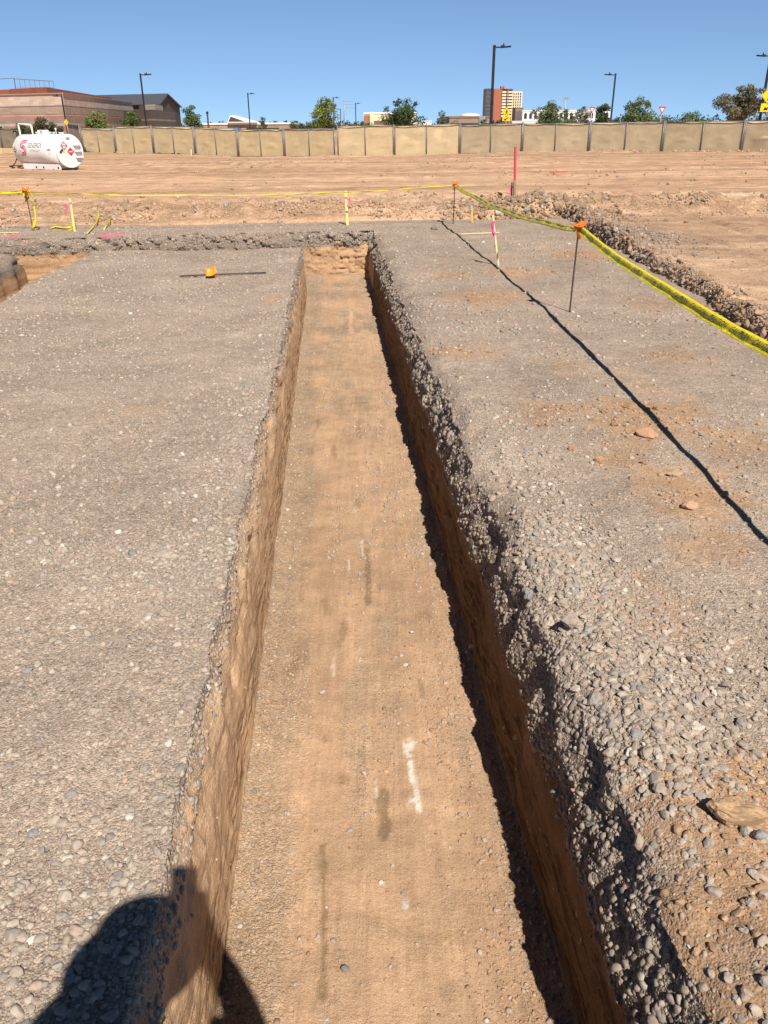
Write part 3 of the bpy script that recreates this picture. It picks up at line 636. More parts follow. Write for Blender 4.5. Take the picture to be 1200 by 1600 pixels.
# floor pebbles
def floor_stones(n, vlo, vhi, smin, smax, seed, sub, wf, colr=None):
    wgt = fl_q*(np.abs(qU) < 0.6)*(qV > vlo)*(qV < vhi)*wf/np.maximum(qV, 0.8)**0.9
    pos, nr, f = tri_pick(pts, quads, wgt, n, seed); rs = np.random.default_rng(seed+1); size = smin*(smax/smin)**(rs.random(n)**2.6)
    c = stone_colors(n, seed+2) if colr is None else np.asarray(colr)*rs.uniform(0.7, 1.15, (n, 1))
    return scatter('gravel', pos, nr, size, c, sub, 0.22, (0.45, 0.8), 0.35, True, seed, 'pebbles and crumbs on the trench floor')
edgew = 0.15 + 1.6*sstep(0.24, 0.50, np.abs(qU+0.08)) + 2.4*sstep(0.05, 0.45, fbm(qU*5, qV*1.6, octv=4, seed=211))
floor_stones(3200, 0.7, 4.5, 0.005, 0.026, 441, 1, edgew); floor_stones(20000, 0.7, 5.5, 0.003, 0.011, 445, 0, edgew, C_DIRT*1.0); floor_stones(1500, 0.7, 6, 0.008, 0.022, 447, 1, edgew**1.5, C_DIRT*0.95)
floor_stones(3500, 4.5, 15, 0.010, 0.035, 449, 0, edgew); floor_stones(4000, 1, 9, 0.006, 0.02, 453, 0, edgew, C_DIRT*0.8)
# rubble on the field: row on the right, heap, bank behind the pad
gC = gpts[gq].mean(1); gcu, gcv = w2uv(gC[:, 0], gC[:, 1]); erq = 3.5+(gcv-6.4)*0.105
okz = (gC[:, 2] > -0.12)
def field_stones(n, wgt, smin, smax, seed, sub, colr, label, rough=0.38, sink=0.25, spread=0.25):
    pos, nr, f = tri_pick(gpts, gq, wgt*okz, n, seed); rs = np.random.default_rng(seed+1); size = smin*(smax/smin)**(rs.random(n)**2.2)
    c = np.asarray(colr)*rs.uniform(1-spread, 1+spread, (n, 1)); c = np.where(rs.random((n, 1)) < 0.15, stone_colors(n, seed+3), c)
    return scatter('rubble', pos, nr, size, c, sub, rough, (0.55, 0.95), sink, False, seed, label, 0.5)
roww = np.exp(-((gcu-erq-0.08)/0.34)**2)*sstep(3.2, 4.5, gcv)*(1-sstep(16.5, 17.5, gcv))
field_stones(1500, roww, 0.015, 0.10, 501, 2, (0.33, 0.215, 0.14), 'clods and stones piled along the right edge of the pad')
field_stones(5000, roww, 0.012, 0.04, 505, 1, (0.36, 0.255, 0.18), 'small rubble along the right edge of the pad')
hp = on_plane(850, 338, 0.1); hw = np.exp(-(((gC[:, 0]-hp.x)/1.1)**2+((gC[:, 1]-hp.y-0.4)/1.0)**2)); hp2 = on_plane(965, 375, 0.0); hw2 = np.exp(-(((gC[:, 0]-hp2.x)/0.8)**2+((gC[:, 1]-hp2.y)/1.5)**2))
field_stones(2200, hw, 0.03, 0.12, 511, 2, (0.30, 0.205, 0.135), 'clods in the heap behind the survey stakes')
field_stones(2600, hw2, 0.012, 0.06, 515, 1, (0.27, 0.205, 0.16), 'grey stones in the low heap by the pad corner')
bankw = np.exp(-((gcv-18.3)/0.9)**2)*(np.abs(gC[:, 0]) < 14)*sstep(-0.25, 0.45, fbm(gC[:, 0]*0.9, gC[:, 1]*0.9, octv=3, seed=215))
field_stones(5200, bankw, 0.02, 0.11, 521, 1, (0.40, 0.27, 0.18), 'crumbled earth clods on the bank behind the pad')
spw = (gC[:, 1] > 4)*(gC[:, 1] < 57)*(np.abs(gC[:, 0]) < 30)*(gcv > 17.6)*sstep(0.0, 0.6, fbm(gC[:, 0]*0.2, gC[:, 1]*1.2, octv=3, seed=217))
field_stones(2600, spw*1.0, 0.03, 0.16, 531, 0, (0.38, 0.255, 0.165), 'scattered clods on the open field')
spw2 = (gcu > erq+0.3)*(gC[:, 0] < 12)*(gC[:, 1] > 4)*(gC[:, 1] < 20)
field_stones(2500, spw2*1.0, 0.008, 0.035, 535, 0, (0.40, 0.275, 0.18), 'crumbs on the track right of the pad')
fenw = np.exp(-((gC[:, 1]-np.interp(gC[:, 0], fpx, fpy)+0.35)/0.35)**2)*(np.abs(gC[:, 0]) < 30)*(0.3+1.5*(gC[:, 0] > 14))
field_stones(900, fenw, 0.05, 0.20, 541, 1, (0.40, 0.275, 0.18), 'clods along the foot of the fence')

# ------------------------------------------------------------------ materials for the objects
def H(x, y): return float(gz(np.array([float(x)]), np.array([float(y)]))[0])
def pad_h(x, y):
    return float(fbm(np.array([x*0.6]), np.array([y*0.6]), octv=3, seed=21)[0]*0.030 + fbm(np.array([x*3.1]), np.array([y*3.1]), octv=3, seed=22)[0]*0.012)
M_RUST = mat('bare_rebar_steel', (0.10, 0.085, 0.075), 0.6, 0.5, 0.35, 60, 0.4)
M_CAP = mat('orange_cap_plastic', (0.85, 0.17, 0.02), 0.45, 0, 0.10, 20, 0.05, dirt=0.25)
M_CAPY = mat('amber_cap_plastic', (0.90, 0.30, 0.02), 0.45, 0, 0.10, 20, 0.05)
M_TAPE = mat('yellow_tape_plastic', (0.72, 0.60, 0.02), 0.35, 0, 0.08, 14, 0.15)
M_BLACK = mat('black_print', (0.015, 0.015, 0.013), 0.5, 0, 0.1)
M_LATH = mat('bare_pine_lath', (0.72, 0.58, 0.30), 0.8, 0, 0.15, 30, 0.2)
M_LATHY = mat('yellow_painted_lath', (0.75, 0.66, 0.22), 0.7, 0, 0.12, 30, 0.2)
M_LATHO = mat('orange_brown_lath', (0.62, 0.36, 0.10), 0.8, 0, 0.15, 30, 0.2)
M_REDP = mat('red_marking_paint', (0.58, 0.06, 0.065), 0.6, 0, 0.12, 30, 0.1)
M_PINK = mat('pink_ribbon', (0.80, 0.10, 0.22), 0.5, 0, 0.1)
M_MAG = mat('magenta_ribbon', (0.55, 0.03, 0.20), 0.5, 0, 0.1)
M_BLUER = mat('blue_grey_ribbon', (0.12, 0.20, 0.34), 0.5, 0, 0.1)
M_WOODG = mat('weathered_wood', (0.30, 0.22, 0.13), 0.85, 0, 0.25, 30, 0.3)
M_LAMP = mat('black_lamp_paint', (0.018, 0.018, 0.022), 0.45, 0.2, 0.2, 4)
M_GREYP = mat('grey_galvanised_pole', (0.32, 0.34, 0.36), 0.5, 0.5, 0.15, 6)
M_SIGNY = mat('yellow_sign_sheeting', (0.85, 0.56, 0.01), 0.4, 0, 0.06, 6)
M_SIGNW = mat('white_sign_sheeting', (0.80, 0.79, 0.77), 0.4, 0, 0.05, 6)
M_SIGNR = mat('red_sign_sheeting', (0.55, 0.02, 0.03), 0.4, 0, 0.06, 6)
M_GALV = mat('galvanised_tube', (0.20, 0.19, 0.18), 0.5, 0.4, 0.15, 12)
M_FAB = mat('tan_windscreen_fabric', (0.60, 0.455, 0.262), 0.9, 0, 0.10, 1.1, 0.15)
M_FABP = mat('pale_windscreen_fabric', (0.74, 0.575, 0.345), 0.9, 0, 0.08, 1.1, 0.15)
M_FABR = mat('faded_windscreen_fabric', (0.54, 0.425, 0.275), 0.9, 0, 0.12, 1.1, 0.15)
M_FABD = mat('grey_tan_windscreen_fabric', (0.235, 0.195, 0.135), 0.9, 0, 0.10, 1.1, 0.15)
M_WIRE = mat('chain_wire', (0.30, 0.27, 0.22), 0.5, 0.4, 0.1, 5)
M_SKIRT = mat('black_hem_fabric', (0.03, 0.028, 0.025), 0.9, 0, 0.2, 5)
M_WHITE = mat('white_tank_paint', (0.82, 0.81, 0.79), 0.38, 0, 0.05, 3, 0.02, dirt=0.10)
M_HOSE = mat('black_hose_rubber', (0.02, 0.02, 0.02), 0.6, 0, 0.2)
M_DECR = mat('red_decal', (0.55, 0.03, 0.06), 0.45, 0, 0.05); M_DECG = mat('dark_grey_decal', (0.06, 0.06, 0.07), 0.45, 0, 0.05)
M_DECL = mat('pale_red_decal', (0.62, 0.32, 0.32), 0.45, 0, 0.05)
M_LEAFS = {}
def leaf_mat(name, c):
    if name in M_LEAFS: return M_LEAFS[name]
    mt, n, b = newmat(name); at = N(n, 'Attribute', attribute_name='Col'); n.links.new(at.outputs['Color'], b.inputs['Base Color'])
    b.inputs['Roughness'].default_value = 0.6; b.inputs['Specular IOR Level'].default_value = 0.3
    tr = N(n, 'BsdfTranslucent'); n.links.new(at.outputs['Color'], tr.inputs['Color']); mx = N(n, 'MixShader'); mx.inputs[0].default_value = 0.25
    n.links.new(b.outputs[0], mx.inputs[1]); n.links.new(tr.outputs[0], mx.inputs[2]); n.links.new(mx.outputs[0], n.nodes['Material Output'].inputs['Surface'])
    M_LEAFS[name] = mt; return mt
M_LEAF = leaf_mat('leaves', None)
M_BARK = mat('bark', (0.13, 0.095, 0.065), 0.9, 0, 0.3, 8, 0.5)

# ------------------------------------------------------------------ rebar stakes with orange caps
def cap_mesh(parent, M, M_CAP=None):
    M_CAP = M_CAP or globals()['M_CAP']
    c = MB(); c.lathe([(0.019, -0.10), (0.021, -0.04), (0.023, -0.02), (0.034, 0.004), (0.046, 0.012)], 14, M)
    o = c.build('cap_sleeve', M_CAP, parent, True)
    p = MB(); n = 6                                                   # dished square plate
    vs = []; fs = []
    for s_ in (0, 1):
        for j in range(n+1):
            for i in range(n+1):
                x, y = (i/n-.5)*0.125, (j/n-.5)*0.105; z = 0.012 + 0.030*((abs(x)/0.0625)**2.2*0.9 + (abs(y)/0.0525)**2.2*0.35) + (0.007 if s_ else 0)
                vs.append(M @ Vector((x, y, z)))
    K = (n+1)**2
    for j in range(n):
        for i in range(n):
            a = j*(n+1)+i; fs.append((a, a+n+1, a+n+2, a+1)); fs.append((K+a, K+a+1, K+a+n+2, K+a+n+1))
    for i in range(n):
        a, b = i, i+1; fs.append((a, b, K+b, K+a)); a, b = n*(n+1)+i, n*(n+1)+i+1; fs.append((b, a, K+a, K+b))
        a, b = i*(n+1), (i+1)*(n+1); fs.append((b, a, K+a, K+b)); a, b = a+n, b+n; fs.append((a, b, K+b, K+a))
    p.add(vs, fs); p.build('cap_plate', M_CAP, o, True)
    return o
def rebar_stake(px, py, tx, ty, label, yaw, capr=0.0, plane=0.0):
    b = on_plane(px, py, plane)
    # the top lies where the photo's ray passes closest above the foot
    d = ray(tx, ty); t = b.y*0.985/d.y; top = CAM + d*t
    st = thing('rebar_stake', label, 'stake', b, 0, 'capped rebar stakes holding the tape')
    v = top-b; L = v.length; dirn = v.normalized(); r = MB()
    pts_ = [dirn*(-0.12)] + [dirn*(L*k/6) for k in range(6)] + [dirn*(L-0.06)]
    r.tube(pts_, 0.0085, 8)
    for k in range(26):                                               # rolled ribs
        z = L*(k+0.5)/26; r.tube([dirn*(z-0.004), dirn*(z+0.004)], 0.0102, 8)
    r.build('rod', M_RUST, st, True)
    q = Vector((0, 0, 1)).rotation_difference(dirn).to_matrix().to_4x4()
    M = Matrix.Translation(dirn*(L-0.04)) @ q @ Matrix.Rotation(yaw, 4, 'Z') @ Matrix.Rotation(capr, 4, 'Y')
    c = cap_mesh(st, M); c.name = 'safety_cap'
    return b, top
SA = rebar_stake(890, 487, 905, 350, 'nearest dark rebar stake with orange safety cap, right of the trench', R_(20), R_(-8))
SB = rebar_stake(708, 350, 711, 285, 'rebar stake with orange cap at the far right corner of the tape line', R_(-10), R_(6))
SC = rebar_stake(52, 361, 39, 295, 'rebar stake with red orange cap and bunched yellow tape, far left', R_(10), R_(5))
# a bar lying on the left part of the pad, its cap beside it
a_, b_ = on_plane(281, 434), on_plane(416, 428.5)
mid = (a_+b_)/2; lr = thing('rebar_rod', 'loose rebar rod lying flat on the left gravel pad', 'rod', (mid.x, mid.y, pad_h(mid.x, mid.y)+0.022))
r = MB(); r.tube([a_-mid, (a_-mid)*0.3+Vector((0, 0, .004)), (b_-mid)*0.4+Vector((0, 0, .003)), b_-mid], 0.0095, 8)
for k in range(30): p0 = (a_-mid).lerp(b_-mid, (k+.5)/30); dd = (b_-a_).normalized()*0.004; r.tube([p0-dd, p0+dd], 0.0112, 8)
r.build('rod', M_RUST, lr, True)
c0 = on_plane(333, 433); cp = thing('safety_cap', 'orange rebar cap lying tipped over beside the loose rod', 'cap', (c0.x, c0.y-0.03, pad_h(c0.x, c0.y)+0.065))
cap_mesh(cp, Matrix.Rotation(R_(-20), 4, 'Z') @ Matrix.Rotation(R_(50), 4, 'X') @ Matrix.Rotation(R_(16), 4, 'Z') @ Matrix.Scale(1.05, 4), M_CAPY)
cp.location.z -= 0.01

# ------------------------------------------------------------------ caution tape
def ribbon(name, label, pts_, width=0.055, tilt=R_(50), fold=0.5, twist=0.0, seed=1, text=False, sag=0.0, fseed=0, flip=False):
    """folded plastic ribbon along pts_; tilt: roll of the face about its length"""
    P = [Vector(p) for p in pts_]; n = len(P); vs = []; tilts = []
    frames = []; s = 0.0; S = [0.0]
    for i in range(1, n): s += (P[i]-P[i-1]).length; S.append(s)
    wob = fbm(np.array(S)*1.3+seed*7, np.zeros(n)+seed, octv=3, seed=140+fseed)
    for i in range(n):
        t = (P[min(i+1, n-1)]-P[max(i-1, 0)]).normalized(); sd_ = t.cross(Vector((0, 0, 1))).normalized(); up = sd_.cross(t).normalized()
        a = tilt + twist*S[i] + 0.22*wob[i]
        across = sd_*math.cos(a) + up*math.sin(a); nrm_ = -sd_*math.sin(a) + up*math.cos(a)
        frames.append((P[i], across, nrm_))
    prof = [(-0.5, 0.0), (-0.22, 0.006), (0.0, 0.0), (0.12, -0.010), (0.30, -0.006), (0.46, 0.004)]
    k = len(prof); fs = []
    for i, (p, ac, nr) in enumerate(frames):
        for j, (q, h) in enumerate(prof):
            vs.append(p + ac*(q*width*(1+0.06*wob[i])) + nr*(h*fold*2 + 0.004*math.sin(S[i]*13+j)))
    for i in range(n-1):
        for j in range(k-1): a = i*k+j; fs.append((a, a+1, a+k+1, a+k))
    base = Vector(vs[0]); m_ = MB(); m_.add([v-base for v in vs], fs)
    o = thing(name, label, 'caution tape', base) if text else None
    rb = m_.build('ribbon' if text else name, M_TAPE, o, True)
    if not text: rb.location = base; tag(rb, label, 'caution tape')
    sol = rb.modifiers.new('thick', 'SOLIDIFY'); sol.thickness = 0.0012
    if text:
        gl, gf = text_shape('CAUTION'); tv = []; tf = []; L = 0.25; hgt = width*0.50; pitch_ = 0.31; nrep = int(S[-1]/pitch_)
        xs = [x for x, y in gl]; ys = [y for x, y in gl]; x0, x1, y0, y1 = min(xs), max(xs), min(ys), max(ys)
        Sa = np.array(S); PF = [np.array([[f[q][c] for f in frames] for c in range(3)]) for q in range(3)]
        for rpt in range(nrep):
            b0 = len(tv)
            for (x, y) in gl:
                sp = pitch_*(rpt+0.1) + (x-x0 if flip else x1-x)/(x1-x0)*L; aq = (-0.24 + 0.5*(y-y0)/(y1-y0))*width*(-1 if flip else 1)
                sp = min(sp, S[-1]-1e-3)
                pos = Vector([float(np.interp(sp, Sa, PF[0][c])) for c in range(3)]); ac = Vector([float(np.interp(sp, Sa, PF[1][c])) for c in range(3)]); nr = Vector([float(np.interp(sp, Sa, PF[2][c])) for c in range(3)])
                tv.append(pos + ac*(aq-0.012*0) + nr*0.0125 - base)
            tm = MB(); tm.add(tv, gf); tm.build('lettering', M_BLACK, o); tv = []
    return o or rb
def hang(a, b, sag, n=40, seed=0):
    a, b = Vector(a), Vector(b); out = []
    for i in range(n+1):
        t = i/n; p = a.lerp(b, t); p.z -= sag*4*t*(1-t); p.x += 0.008*math.sin(t*17+seed); p.z += 0.006*math.sin(t*23+seed*2); out.append(p)
    return out
tA = SA[1]+Vector((0.0, 0, -0.055)); tB = SB[1]+Vector((0, 0, -0.05)); tC = SC[1]+Vector((0, 0, -0.05))
nearp = Vector((2.03, -1.2, 0.93))
ribbon('caution_tape', 'yellow caution tape running from nearest stake toward the right edge', hang(tA, nearp, 0.17, 90, 1), tilt=R_(-42), seed=1, text=True, width=0.078, flip=True)
ribbon('caution_tape', 'yellow caution tape sagging between the two stakes right of the trench', hang(tA+Vector((-.01, .02, 0)), tB, 0.10, 70, 2), tilt=R_(40), seed=2, text=True, width=0.068)
ribbon('caution_tape', 'long thin yellow caution tape stretched low across the far dirt', hang(tB, tC, 0.12, 90, 3), tilt=R_(65), seed=3, width=0.022, twist=0.6)
pL = at_depth(-160, 300, 15.6)
ribbon('caution_tape', 'yellow caution tape leaving the far left stake past the picture edge', hang(tC, pL, 0.03, 30, 4), tilt=R_(80), seed=4, width=0.05)
# tape bunched on the left stake and trailing on the ground
cb_ = SC[0]
def loop(pl, z): return [Vector((on_plane(x, y, z).x, on_plane(x, y, z).y, max(z+dz, 0))) for x, y, dz in pl]
bz = cb_.y
def atY(px, py, Y): d = ray(px, py); return CAM + d*((Y-CAM.y)/d.y)
ribbon('caution_tape', 'loose loop of yellow tape hanging down the far left stake', [atY(x, y, bz-0.04) for x, y in [(40, 294), (46, 298), (50, 306), (52, 318), (55, 334), (56, 344), (53, 352), (50, 360)]], tilt=R_(10), seed=5, width=0.05, twist=1.5)
ribbon('caution_tape', 'crumpled tangle of yellow tape bunched at the far left stake top', [atY(x, y, bz-0.06) for x, y in [(38, 293), (41, 300), (43, 308), (40, 314), (38, 306), (40, 296), (44, 304)]], tilt=R_(70), seed=6, width=0.08, twist=2.0)
def gpt(px, py, up): p = on_plane(px, py, 0.10); return Vector((p.x, p.y, H(p.x, p.y)+up))
ribbon('caution_tape', 'yellow tape end lying curled among the clods at far left', [gpt(134, 358, .02), gpt(142, 352, .03), gpt(150, 346, .04), gpt(154, 341, .03), gpt(155, 336, .02)], tilt=R_(30), seed=7, width=0.03, twist=1.2)
ribbon('caution_tape', 'short yellow tape scrap caught on the bank at far left', [gpt(161, 352, .02), gpt(166, 348, .04), gpt(171, 344, .04), gpt(174, 340, .02)], tilt=R_(25), seed=8, width=0.05, twist=1.0)
def ppt(px, py, up=.02): p = on_plane(px, py, 0.0); return Vector((p.x, p.y, up))
ribbon('caution_tape', 'yellow tape lying along the pad edge to the short lath', [ppt(78, 360, .03), ppt(88, 358.5, .04), ppt(100, 360, .03), ppt(110, 361, .05), ppt(118, 359, .06), ppt(116, 355, .09)], tilt=R_(30), seed=9, width=0.07, twist=1.6)

# ------------------------------------------------------------------ survey laths and stakes
def lath(name, px, py, tx, ty, label, mtl, wid=0.038, thk=0.009, ribbon_=None, plane=0.0, dy=0.0, red_from=None, yaw=0.2, cat='stake'):
    b = on_plane(px, py, plane); d = ray(tx, ty); t = (b.y+dy)/d.y; top = CAM+d*t
    o = thing(name, label, cat, b); v = top-b; L = v.length; dn = v.normalized()
    q = Vector((0, 0, 1)).rotation_difference(dn).to_matrix() @ Matrix.Rotation(yaw, 3, 'Z')
    m_ = MB(); poly = [(-wid/2, -0.10), (0, -0.16), (wid/2, -0.10), (wid/2, L), (-wid/2, L)]
    fn = lambda x, z, h: q @ Vector((x, h, z))
    if red_from is None: m_.prism(poly, -thk/2, thk/2, fn); m_.build('lath', mtl, o)
    else:
        poly[3] = (wid/2, L*red_from); poly[4] = (-wid/2, L*red_from); m_.prism(poly, -thk/2, thk/2, fn); m_.build('shaft', mtl, o)
        m2 = MB(); m2.prism([(-wid/2, L*red_from), (wid/2, L*red_from), (wid/2, L), (-wid/2, L)], -thk/2, thk/2, fn); m2.build('painted_top', M_REDP, o)
    if ribbon_:
        rm, fz_, ln, sx = ribbon_; rb = MB()
        rb.box(q @ Vector((0, 0, L*fz_)), (wid*1.15, thk*1.9, 0.03), rot=q)               # the knot round the lath
        n_ = 7
        for e in (0, 1):
            vs = []; fs = []
            for i in range(n_+1):
                tt = i/n_; cx = sx*(0.02+0.05*math.sin(tt*2.2+e)) ; cz = L*fz_-ln*tt*(1-0.15*e)
                for s_ in (-1, 1): vs.append(q @ Vector((cx+s_*0.013, -thk-0.006-0.02*tt-0.008*math.sin(tt*6+e*2), cz)))
            for i in range(n_): fs.append((2*i, 2*i+1, 2*i+3, 2*i+2))
            rb.add(vs, fs)
        ro = rb.build('ribbon', rm, o); ro.modifiers.new('t', 'SOLIDIFY').thickness = 0.0015
    return o
lath('survey_lath', 117, 362, 109, 310, 'pale yellow lath with pink ribbon beside the far left stake', M_LATHY, ribbon_=(M_PINK, 0.86, 0.2, -1.2))
lath('survey_lath', 543, 352, 540, 298, 'upright pale yellow lath with pink ribbon beyond the trench end', M_LATHY, ribbon_=(M_PINK, 0.80, 0.14, 1.0), wid=0.045)
lath('survey_lath', 779, 415, 770, 336, 'thin leaning lath with magenta ribbon on the right pad', M_LATH, ribbon_=(M_MAG, 0.86, 0.19, -0.5), wid=0.022)
lath('survey_lath', 738, 348, 737, 318, 'short orange brown lath with blue ribbon by the corner stake', M_LATHO, ribbon_=(M_BLUER, 0.95, 0.10, -0.8), wid=0.04)
hb = on_plane(803, 322, 0.25); zz = 0.12
lath('survey_stake', 803.5, 324, 805.5, 229, 'tall square stake with red painted top behind the rubble heap', M_WOODG, wid=0.042, thk=0.038, plane=0.15, red_from=0.46)
lath('survey_stake', 800, 323, 801, 285, 'short brown stake with faded red ribbon beside the tall red stake', M_WOODG, wid=0.05, thk=0.03, plane=0.15, ribbon_=(M_PINK, 0.85, 0.3, -0.8))
lath('survey_lath', 874, 240, 867, 218, 'slanted pale lath with pink top leaning before the fence', M_LATH, wid=0.11, thk=0.03, plane=0.0, red_from=0.75)
lath('survey_lath', 299, 243.5, 298.5, 233, 'small pale lath stuck at the foot of the fence', M_LATH, wid=0.07, thk=0.03, plane=0.0)
p0, p1 = on_plane(719, 365.5, 0.03), on_plane(781, 363, 0.03); mid = (p0+p1)/2
q = thing('survey_lath', 'pale lath lying flat on the gravel behind the leaning lath', 'stake', mid)
m_ = MB(); m_.box((0, 0, 0), ((p1-p0).length, 0.035, 0.010), rz=math.atan2(p1.y-p0.y, p1.x-p0.x)); m_.build('lath', M_LATH, q)
p0, p1 = on_plane(-30, 364, 0.03), on_plane(30, 363, 0.03); mid = (p0+p1)/2
q = thing('survey_lath', 'pale lath lying flat at the left edge of the photo', 'stake', mid)
m_ = MB(); m_.box((0, 0, 0), ((p1-p0).length, 0.035, 0.010), rz=math.atan2(p1.y-p0.y, p1.x-p0.x)); m_.build('lath', M_LATH, q)
p0, p1 = on_plane(864, 269, 0.1), on_plane(883, 268, 0.1); mid = (p0+p1)/2; mid.z = H(mid.x, mid.y)+0.05
q = thing('painted_stake', 'red painted stake lying flat on the open dirt field', 'stake', mid)
m_ = MB(); m_.box((0, 0, 0), ((p1-p0).length, 0.05, 0.04), rz=0.05); m_.build('lath', M_REDP, q)

# ------------------------------------------------------------------ single rocks
def rock(px, py, size, label, color, plane=0.0, flat=0.6, seed=1, aspect=0.7, yaw=0.0, rough=0.42, sub=4, sink=0.25, ht=None, name='rock'):
    b = on_plane(px, py, plane); V_, F_ = icosphere(sub); k = seed
    r = 1 + rough*1.3*fbm(V_[:, 0]*1.2+k*3.7, V_[:, 1]*1.2, V_[:, 2]*1.2, octv=4, seed=k)
    r = r + rough*0.22*fbm(V_[:, 0]*5+k, V_[:, 1]*5, V_[:, 2]*9, octv=3, seed=k+5)
    p = V_*r[:, None]; rs = np.random.default_rng(k)
    for _ in range(6):
        nr = rs.normal(size=3); nr /= np.linalg.norm(nr); lim = rs.uniform(.5, .8); p = p-np.maximum(0, p@nr-lim)[:, None]*nr*0.85
    p = p*np.array((size/2, size*aspect/2, size*flat/2)); c, s = math.cos(yaw), math.sin(yaw)
    p = np.stack([p[:, 0]*c-p[:, 1]*s, p[:, 0]*s+p[:, 1]*c, p[:, 2]], -1)
    o = mesh_np(name, p, F_, M_STONE, None, np.tile(np.clip(np.asarray(color)*(1+0.15*fbm(V_[:, 0]*3, V_[:, 1]*3, V_[:, 2]*3, octv=3, seed=k+9))[:, None], .01, .9), (1, 1)), rough < 0.3)
    z = (pad_h(b.x, b.y) if ht is None else ht) + plane
    o.location = (b.x, b.y, z + size*flat/2*(1-2*sink)); return tag(o, label, 'rock')
rock(1140, 1290, 0.150, 'large flat tan slab on the right pad near the bottom corner', (0.40, 0.262, 0.155), flat=0.42, seed=41, aspect=0.60, yaw=-0.55, ht=0.030, sink=0.24, rough=0.6)
rock(1010, 684, 0.13, 'largest reddish brown clod between trench and tape shadow', (0.40, 0.235, 0.15), flat=0.6, seed=22, aspect=0.75)
rock(1077, 797, 0.085, 'pinkish clod just left of the tape shadow', (0.44, 0.27, 0.18), flat=0.6, seed=23)
rock(1054, 747, 0.08, 'tan clod between the reddish clod and the pinkish one', (0.40, 0.27, 0.18), flat=0.5, seed=24)
rock(936, 722, 0.06, 'small orange clod left of the reddish clod', (0.42, 0.25, 0.14), flat=0.7, seed=25)
rock(893, 705, 0.05, 'small brown lump far left of the reddish clod', (0.36, 0.22, 0.13), flat=0.7, seed=26)
rock(738, 1016, 0.055, 'pale round stone lying in the trench shadow', (0.46, 0.37, 0.30), plane=-DEPTH, flat=0.75, seed=27, rough=0.15, ht=0.01)
rock(503, 1084, 0.036, 'grey rounded pebble on the trench floor', (0.34, 0.30, 0.28), plane=-DEPTH, flat=0.7, seed=28, rough=0.15, ht=0.006)
rock(643, 990, 0.028, 'pale pebble on the trench floor near its right shadow', (0.46, 0.42, 0.37), plane=-DEPTH, flat=0.7, seed=29, rough=0.15, ht=0.006)
rock(540, 1517, 0.032, 'dark grey pebble on the trench floor near the bottom', (0.20, 0.19, 0.19), plane=-DEPTH, flat=0.7, seed=30, rough=0.15, ht=0.006)
rock(1184, 1318, 0.045, 'smooth grey cobble beside the flat tan slab', (0.27, 0.26, 0.26), flat=0.6, seed=31, rough=0.12, ht=0.03)
rock(47, 848, 0.05, 'flat pinkish grey stone on the left pad', (0.42, 0.35, 0.33), flat=0.4, seed=32, rough=0.12)
rock(42, 1049, 0.045, 'dark grey stone on the left pad by the photo edge', (0.23, 0.22, 0.22), flat=0.5, seed=33, rough=0.15)
rock(256, 868, 0.10, 'flat grey slab breaking up near the left trench lip', (0.36, 0.30, 0.25), flat=0.3, seed=34, rough=0.3)
rock(888, 985, 0.075, 'grey angular stone on the right trench lip', (0.34, 0.275, 0.23), flat=0.8, seed=35, rough=0.35, ht=0.03)
rock(678, 358, 0.16, 'dark lump on the far pad beside the corner stake', (0.20, 0.165, 0.14), flat=0.6, seed=36)

# ------------------------------------------------------------------ fuel tank
tz = 38.2; tp = at_depth(79, 263, tz); tp.z = H(tp.x, tp.y)
tank = thing('fuel_tank', 'white horizontal fuel tank with red logo and hazard diamonds by fence', 'tank', (tp.x, tp.y, tp.z+0.02), R_(-37))
TR, TL, TZ = 0.70, 3.55, 0.80                               # radius, length, axis height
Mx = Matrix.Translation((0, 0, TZ)) @ Matrix.Rotation(R_(90), 4, 'Y')
s = MB(); h = TL/2
s.lathe([(0.02, -h-0.06), (TR*0.6, -h-0.045), (TR-0.03, -h), (TR, -h+0.04), (TR, -0.5), (TR, 0.5), (TR, h-0.03)], 56, Mx); sh = s.build('shell', M_WHITE, tank, True)
s = MB(); s.lathe([(TR-0.06, h-0.03), (TR+0.012, h-0.03), (TR+0.012, h+0.015), (TR-0.03, h+0.02), (TR*0.55, h+0.028), (0.02, h+0.03)], 56, Mx); s.build('end_cap', M_WHITE, tank)
s = MB(); s.bbox((0.05, -0.47, 0.13), (TL*0.86, 0.07, 0.26), 0.01); s.bbox((0.05, 0.47, 0.13), (TL*0.86, 0.07, 0.26), 0.01)
for x in (-1.2, 0.05, 1.3): s.bbox((x, 0, 0.15), (0.10, 0.87, 0.20), 0.01)
sk = s.build('skid', M_WHITE, tank)
for x in (-0.35, 0.25, 1.45): s = MB(); s.bbox((x, -0.5075, 0.09), (0.11, 0.006, 0.09), 0.002); s.build('drain_hole', M_BLACK, sk)
s = MB(); s.bbox((-0.1, 0, TZ+TR+0.07), (0.42, 0.34, 0.22), 0.015); s.build('hatch_box', M_WHITE, tank)
s = MB(); s.bbox((0.0, -0.173, TZ+TR+0.09), (0.07, 0.006, 0.12), 0.002); s.build('hatch_latch', M_BLACK, tank)
for x, hh, r0 in [(-0.62, 0.10, .06), (-0.45, 0.09, .05), (0.45, 0.10, .06), (0.75, 0.09, .05), (0.95, 0.26, .03), (1.25, 0.08, .05), (1.45, 0.08, .05)]:
    s = MB(); s.lathe([(r0, TZ+TR-0.03), (r0, TZ+TR+hh*0.7), (r0*1.3, TZ+TR+hh*0.72), (r0*1.3, TZ+TR+hh)], 12, Matrix.Translation((x, 0, 0))); s.build('vent_fitting', M_WHITE, tank, True)
